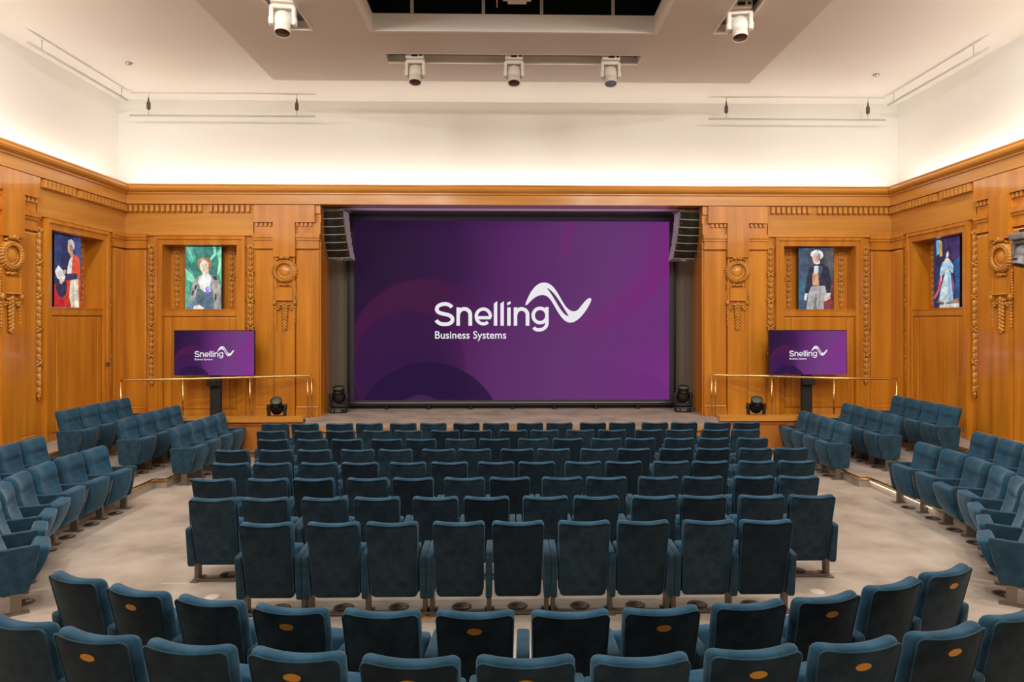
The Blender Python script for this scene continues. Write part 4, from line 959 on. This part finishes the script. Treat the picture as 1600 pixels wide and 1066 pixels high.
for r_, (y, pat, xs) in enumerate(ROWS):
    xs = [v*.993 for v in xs]
    i = 0; grp = f'chairs in the {ORD[r_]} row from the stage, central block'
    def lab(k):
        return f'blue velvet chair, {ORD[k]} from the left in the {ORD[r_]} central row from the stage'
    for p in pat:
        if p == 'S':
            chair(xs[i], y, 0, 0, .289, .289, lab(i), grp); i += 1
        else:
            h = (xs[i+1]-xs[i])/2
            chair(xs[i], y, 0, 0, .289, h, lab(i), grp); chair(xs[i+1], y, 0, 0, h, .289, lab(i+1), grp, arms='R'); i += 2
    b = MB(); x0, x1 = xs[0]-.29, xs[-1]+.29; b.box(x0, x1, y+.20, y+.225, .012, .035)
    k = 0
    o = b.build('floor_rail', 'bronze'); tag(o, f'bronze floor rail under the {ORD[r_]} central row of chairs from the stage', 'rail')
    if r_ >= 6:
        for j, x in enumerate(xs):
            if r_ == 7 or j in (0, len(xs)-1): vent(x, y+.42, .001, f'dark round floor vent under the {ORD[j]} chair from the left, {ORD[r_]} central row', f'round floor vents under the {ORD[r_]} central row')
    if r_ == 7:
        for x in (xs[1]-.33+.02, xs[3]-.33, xs[5]-.32, xs[7]-.32, xs[0]-.1):
            b = MB(); b.lathe([(.0, .012), (.03, .012), (.045, .004), (.045, 0)], 14); q = b.build('rail_clip', 'brass_dull', o, loc=(x, y+.15, .0))
def curve_row(pts, z, side, lab, grp, states=None, plaques=(), aw=1.0, sw=1.0, face=None, flip=False, vents=False, vl=''):
    """pts run so that each chair's right-hand neighbour comes next"""
    n = len(pts)
    for i, (x, y) in enumerate(pts):
        a = pts[max(i-1, 0)]; c = pts[min(i+1, n-1)]
        dx, dy = c[0]-a[0], c[1]-a[1]
        if n == 1: dx, dy = 1, 0
        rot = math.atan2(dy, dx)                 # local +x along the row, so +y faces the focus
        pl = (math.dist(pts[i], pts[i-1])/2) if i else .30
        pr = (math.dist(pts[i], pts[i+1])/2) if i < n-1 else .30
        arms = 'LR' if i == 0 else 'R'
        chair(x, y, z, rot, min(pl, .33), min(pr, .33), lab(i, n), grp, (states[i] if states else 'up'), arms, i in plaques, aw, sw)
        if vents:
            vx, vy = x-math.sin(rot)*.34, y+math.cos(rot)*.34
            vent(vx, vy, z+.001, vl(i, n), 'floor vents '+grp)
# left blocks face right (+x): rows run from far to near
gl = 'in the upper left block beside the stage'
for k, (x, z, nm) in enumerate(((-6.13, 0, 'front'), (-7.08, .16, 'middle'), (-8.14, .32, 'back'))):
    pts = [(x, 14.48-i*.587) for i in range(4)]
    curve_row(pts, z, 'l', lambda i, n: f'blue velvet chair, {ORD[i]} from the stage in the {nm} row, far left block', f'chairs {gl}, {nm} row', vents=(k < 2),
              vl=lambda i, n: f'round floor vent under the {ORD[i]} chair from the stage, {nm} row, far left block')
for k, (x, z, nm) in enumerate(((6.42, 0, 'front'), (7.37, .16, 'middle'), (8.48, .32, 'back'))):
    pts = [(x, 12.91+i*.555) for i in range(4)]
    curve_row(pts, z, 'r', lambda i, n: f'blue velvet chair, {ORD[n-1-i]} from the stage in the {nm} row, far right block', f'chairs in the upper right block, {nm} row', vents=(k < 2),
              vl=lambda i, n: f'round floor vent under the {ORD[n-1-i]} chair from the stage, {nm} row, far right block')
B1 = [(-6.37, 10.60), (-6.39, 10.02), (-6.36, 9.40), (-6.25, 8.80), (-6.03, 8.21), (-5.73, 7.62), (-5.36, 7.06)]
curve_row(B1, 0, 'l', lambda i, n: f'blue velvet chair, {ORD[i]} from the stage in the curved left aisle row', 'chairs in the curved row along the left aisle', ['up', 'up', 'up', 'mid', 'mid', 'mid', 'half'], vents=True,
          vl=lambda i, n: f'round floor vent before the {ORD[i]} chair of the curved left aisle row')
D1 = [(5.62, 7.08), (5.99, 7.66), (6.30, 8.25), (6.52, 8.86), (6.62, 9.46), (6.67, 10.07), (6.65, 10.68)]
curve_row(D1, 0, 'r', lambda i, n: f'blue velvet chair, {ORD[n-1-i]} from the stage in the curved right aisle row', 'chairs in the curved row along the right aisle', ['half', 'mid', 'mid', 'up', 'mid', 'up', 'up'], vents=True,
          vl=lambda i, n: f'round floor vent before the {ORD[n-1-i]} chair of the curved right aisle row')
curve_row([(-7.27, 10.53), (-7.25, 9.95), (-7.16, 9.36)], .16, 'l', lambda i, n: f'blue velvet chair behind the curved left aisle row, {ORD[i]} from the stage', 'chairs in the second row along the left aisle')
curve_row([(7.42, 9.42), (7.52, 10.05), (7.55, 10.66)], .16, 'r', lambda i, n: f'blue velvet chair behind the curved right aisle row, {ORD[n-1-i]} from the stage', 'chairs in the second row along the right aisle')
R9 = [(-3.35, 5.28), (-2.74, 5.02), (-2.13, 4.83), (-1.51, 4.68), (-.87, 4.61), (-.23, 4.585), (.42, 4.575), (1.05, 4.61), (1.69, 4.69), (2.29, 4.80), (2.91, 5.03), (3.49, 5.29)]
curve_row([(x*.985, y) for x, y in R9], 0, 'c', lambda i, n: f'blue velvet chair seen from behind, {ORD[i]} from the left in the second nearest row', 'chairs in the second nearest curved row', plaques=(1, 3, 5, 7, 9, 11), aw=1.5, sw=1.04,
          states=['up', 'up', 'up', 'up', 'mid', 'mid', 'up', 'mid', 'mid', 'up', 'up', 'up'])
R10 = [(-2.97, 4.13), (-2.39, 3.94), (-1.79, 3.80), (-1.16, 3.70), (-.53, 3.62), (.09, 3.61), (.71, 3.61), (1.35, 3.68), (1.96, 3.75), (2.57, 3.90), (3.16, 4.12)]
curve_row([(x*.985, y) for x, y in R10], .167, 'c', lambda i, n: f'blue velvet chair seen from behind, {ORD[i]} from the left in the nearest row', 'chairs in the nearest curved row', plaques=(1, 3, 4, 5, 7, 8, 9), aw=1.5, sw=1.04,
          states=['up']*11)
# marks on the aisle floor
for x, y, s_ in ((-3.17, 7.48, 'left'), (3.36, 7.49, 'right')):
    b = MB(); b.lathe([(.0, .004), (.075, .004), (.08, .0)], 24); o = b.build('floor_disc', 'tape', loc=(x, y-.12, 0)); tag(o, f'pale round cover plate in the carpet by the {s_} end of the eighth row', 'cover plate')
for pts, nm in ((((3.62, 7.95), (3.95, 7.95)), 'pale tape line on the carpet right of the seventh row'), (((-3.9, 7.75), (-3.55, 7.75)), 'pale tape line on the carpet left of the seventh row')):
    (xa, ya), (xb, yb) = pts; b = MB(); b.box(xa, xb, ya-.008, ya+.008, 0, .003); o = b.build('tape_line', 'tape'); tag(o, nm, 'tape')
b = MB(); b.box(3.72, 4.02, 6.98, 7.0, 0, .003); b.box(3.72, 3.74, 6.98, 7.12, 0, .003); o = b.build('tape_line', 'tape'); tag(o, 'pale taped corner mark on the carpet near the second nearest row', 'tape')
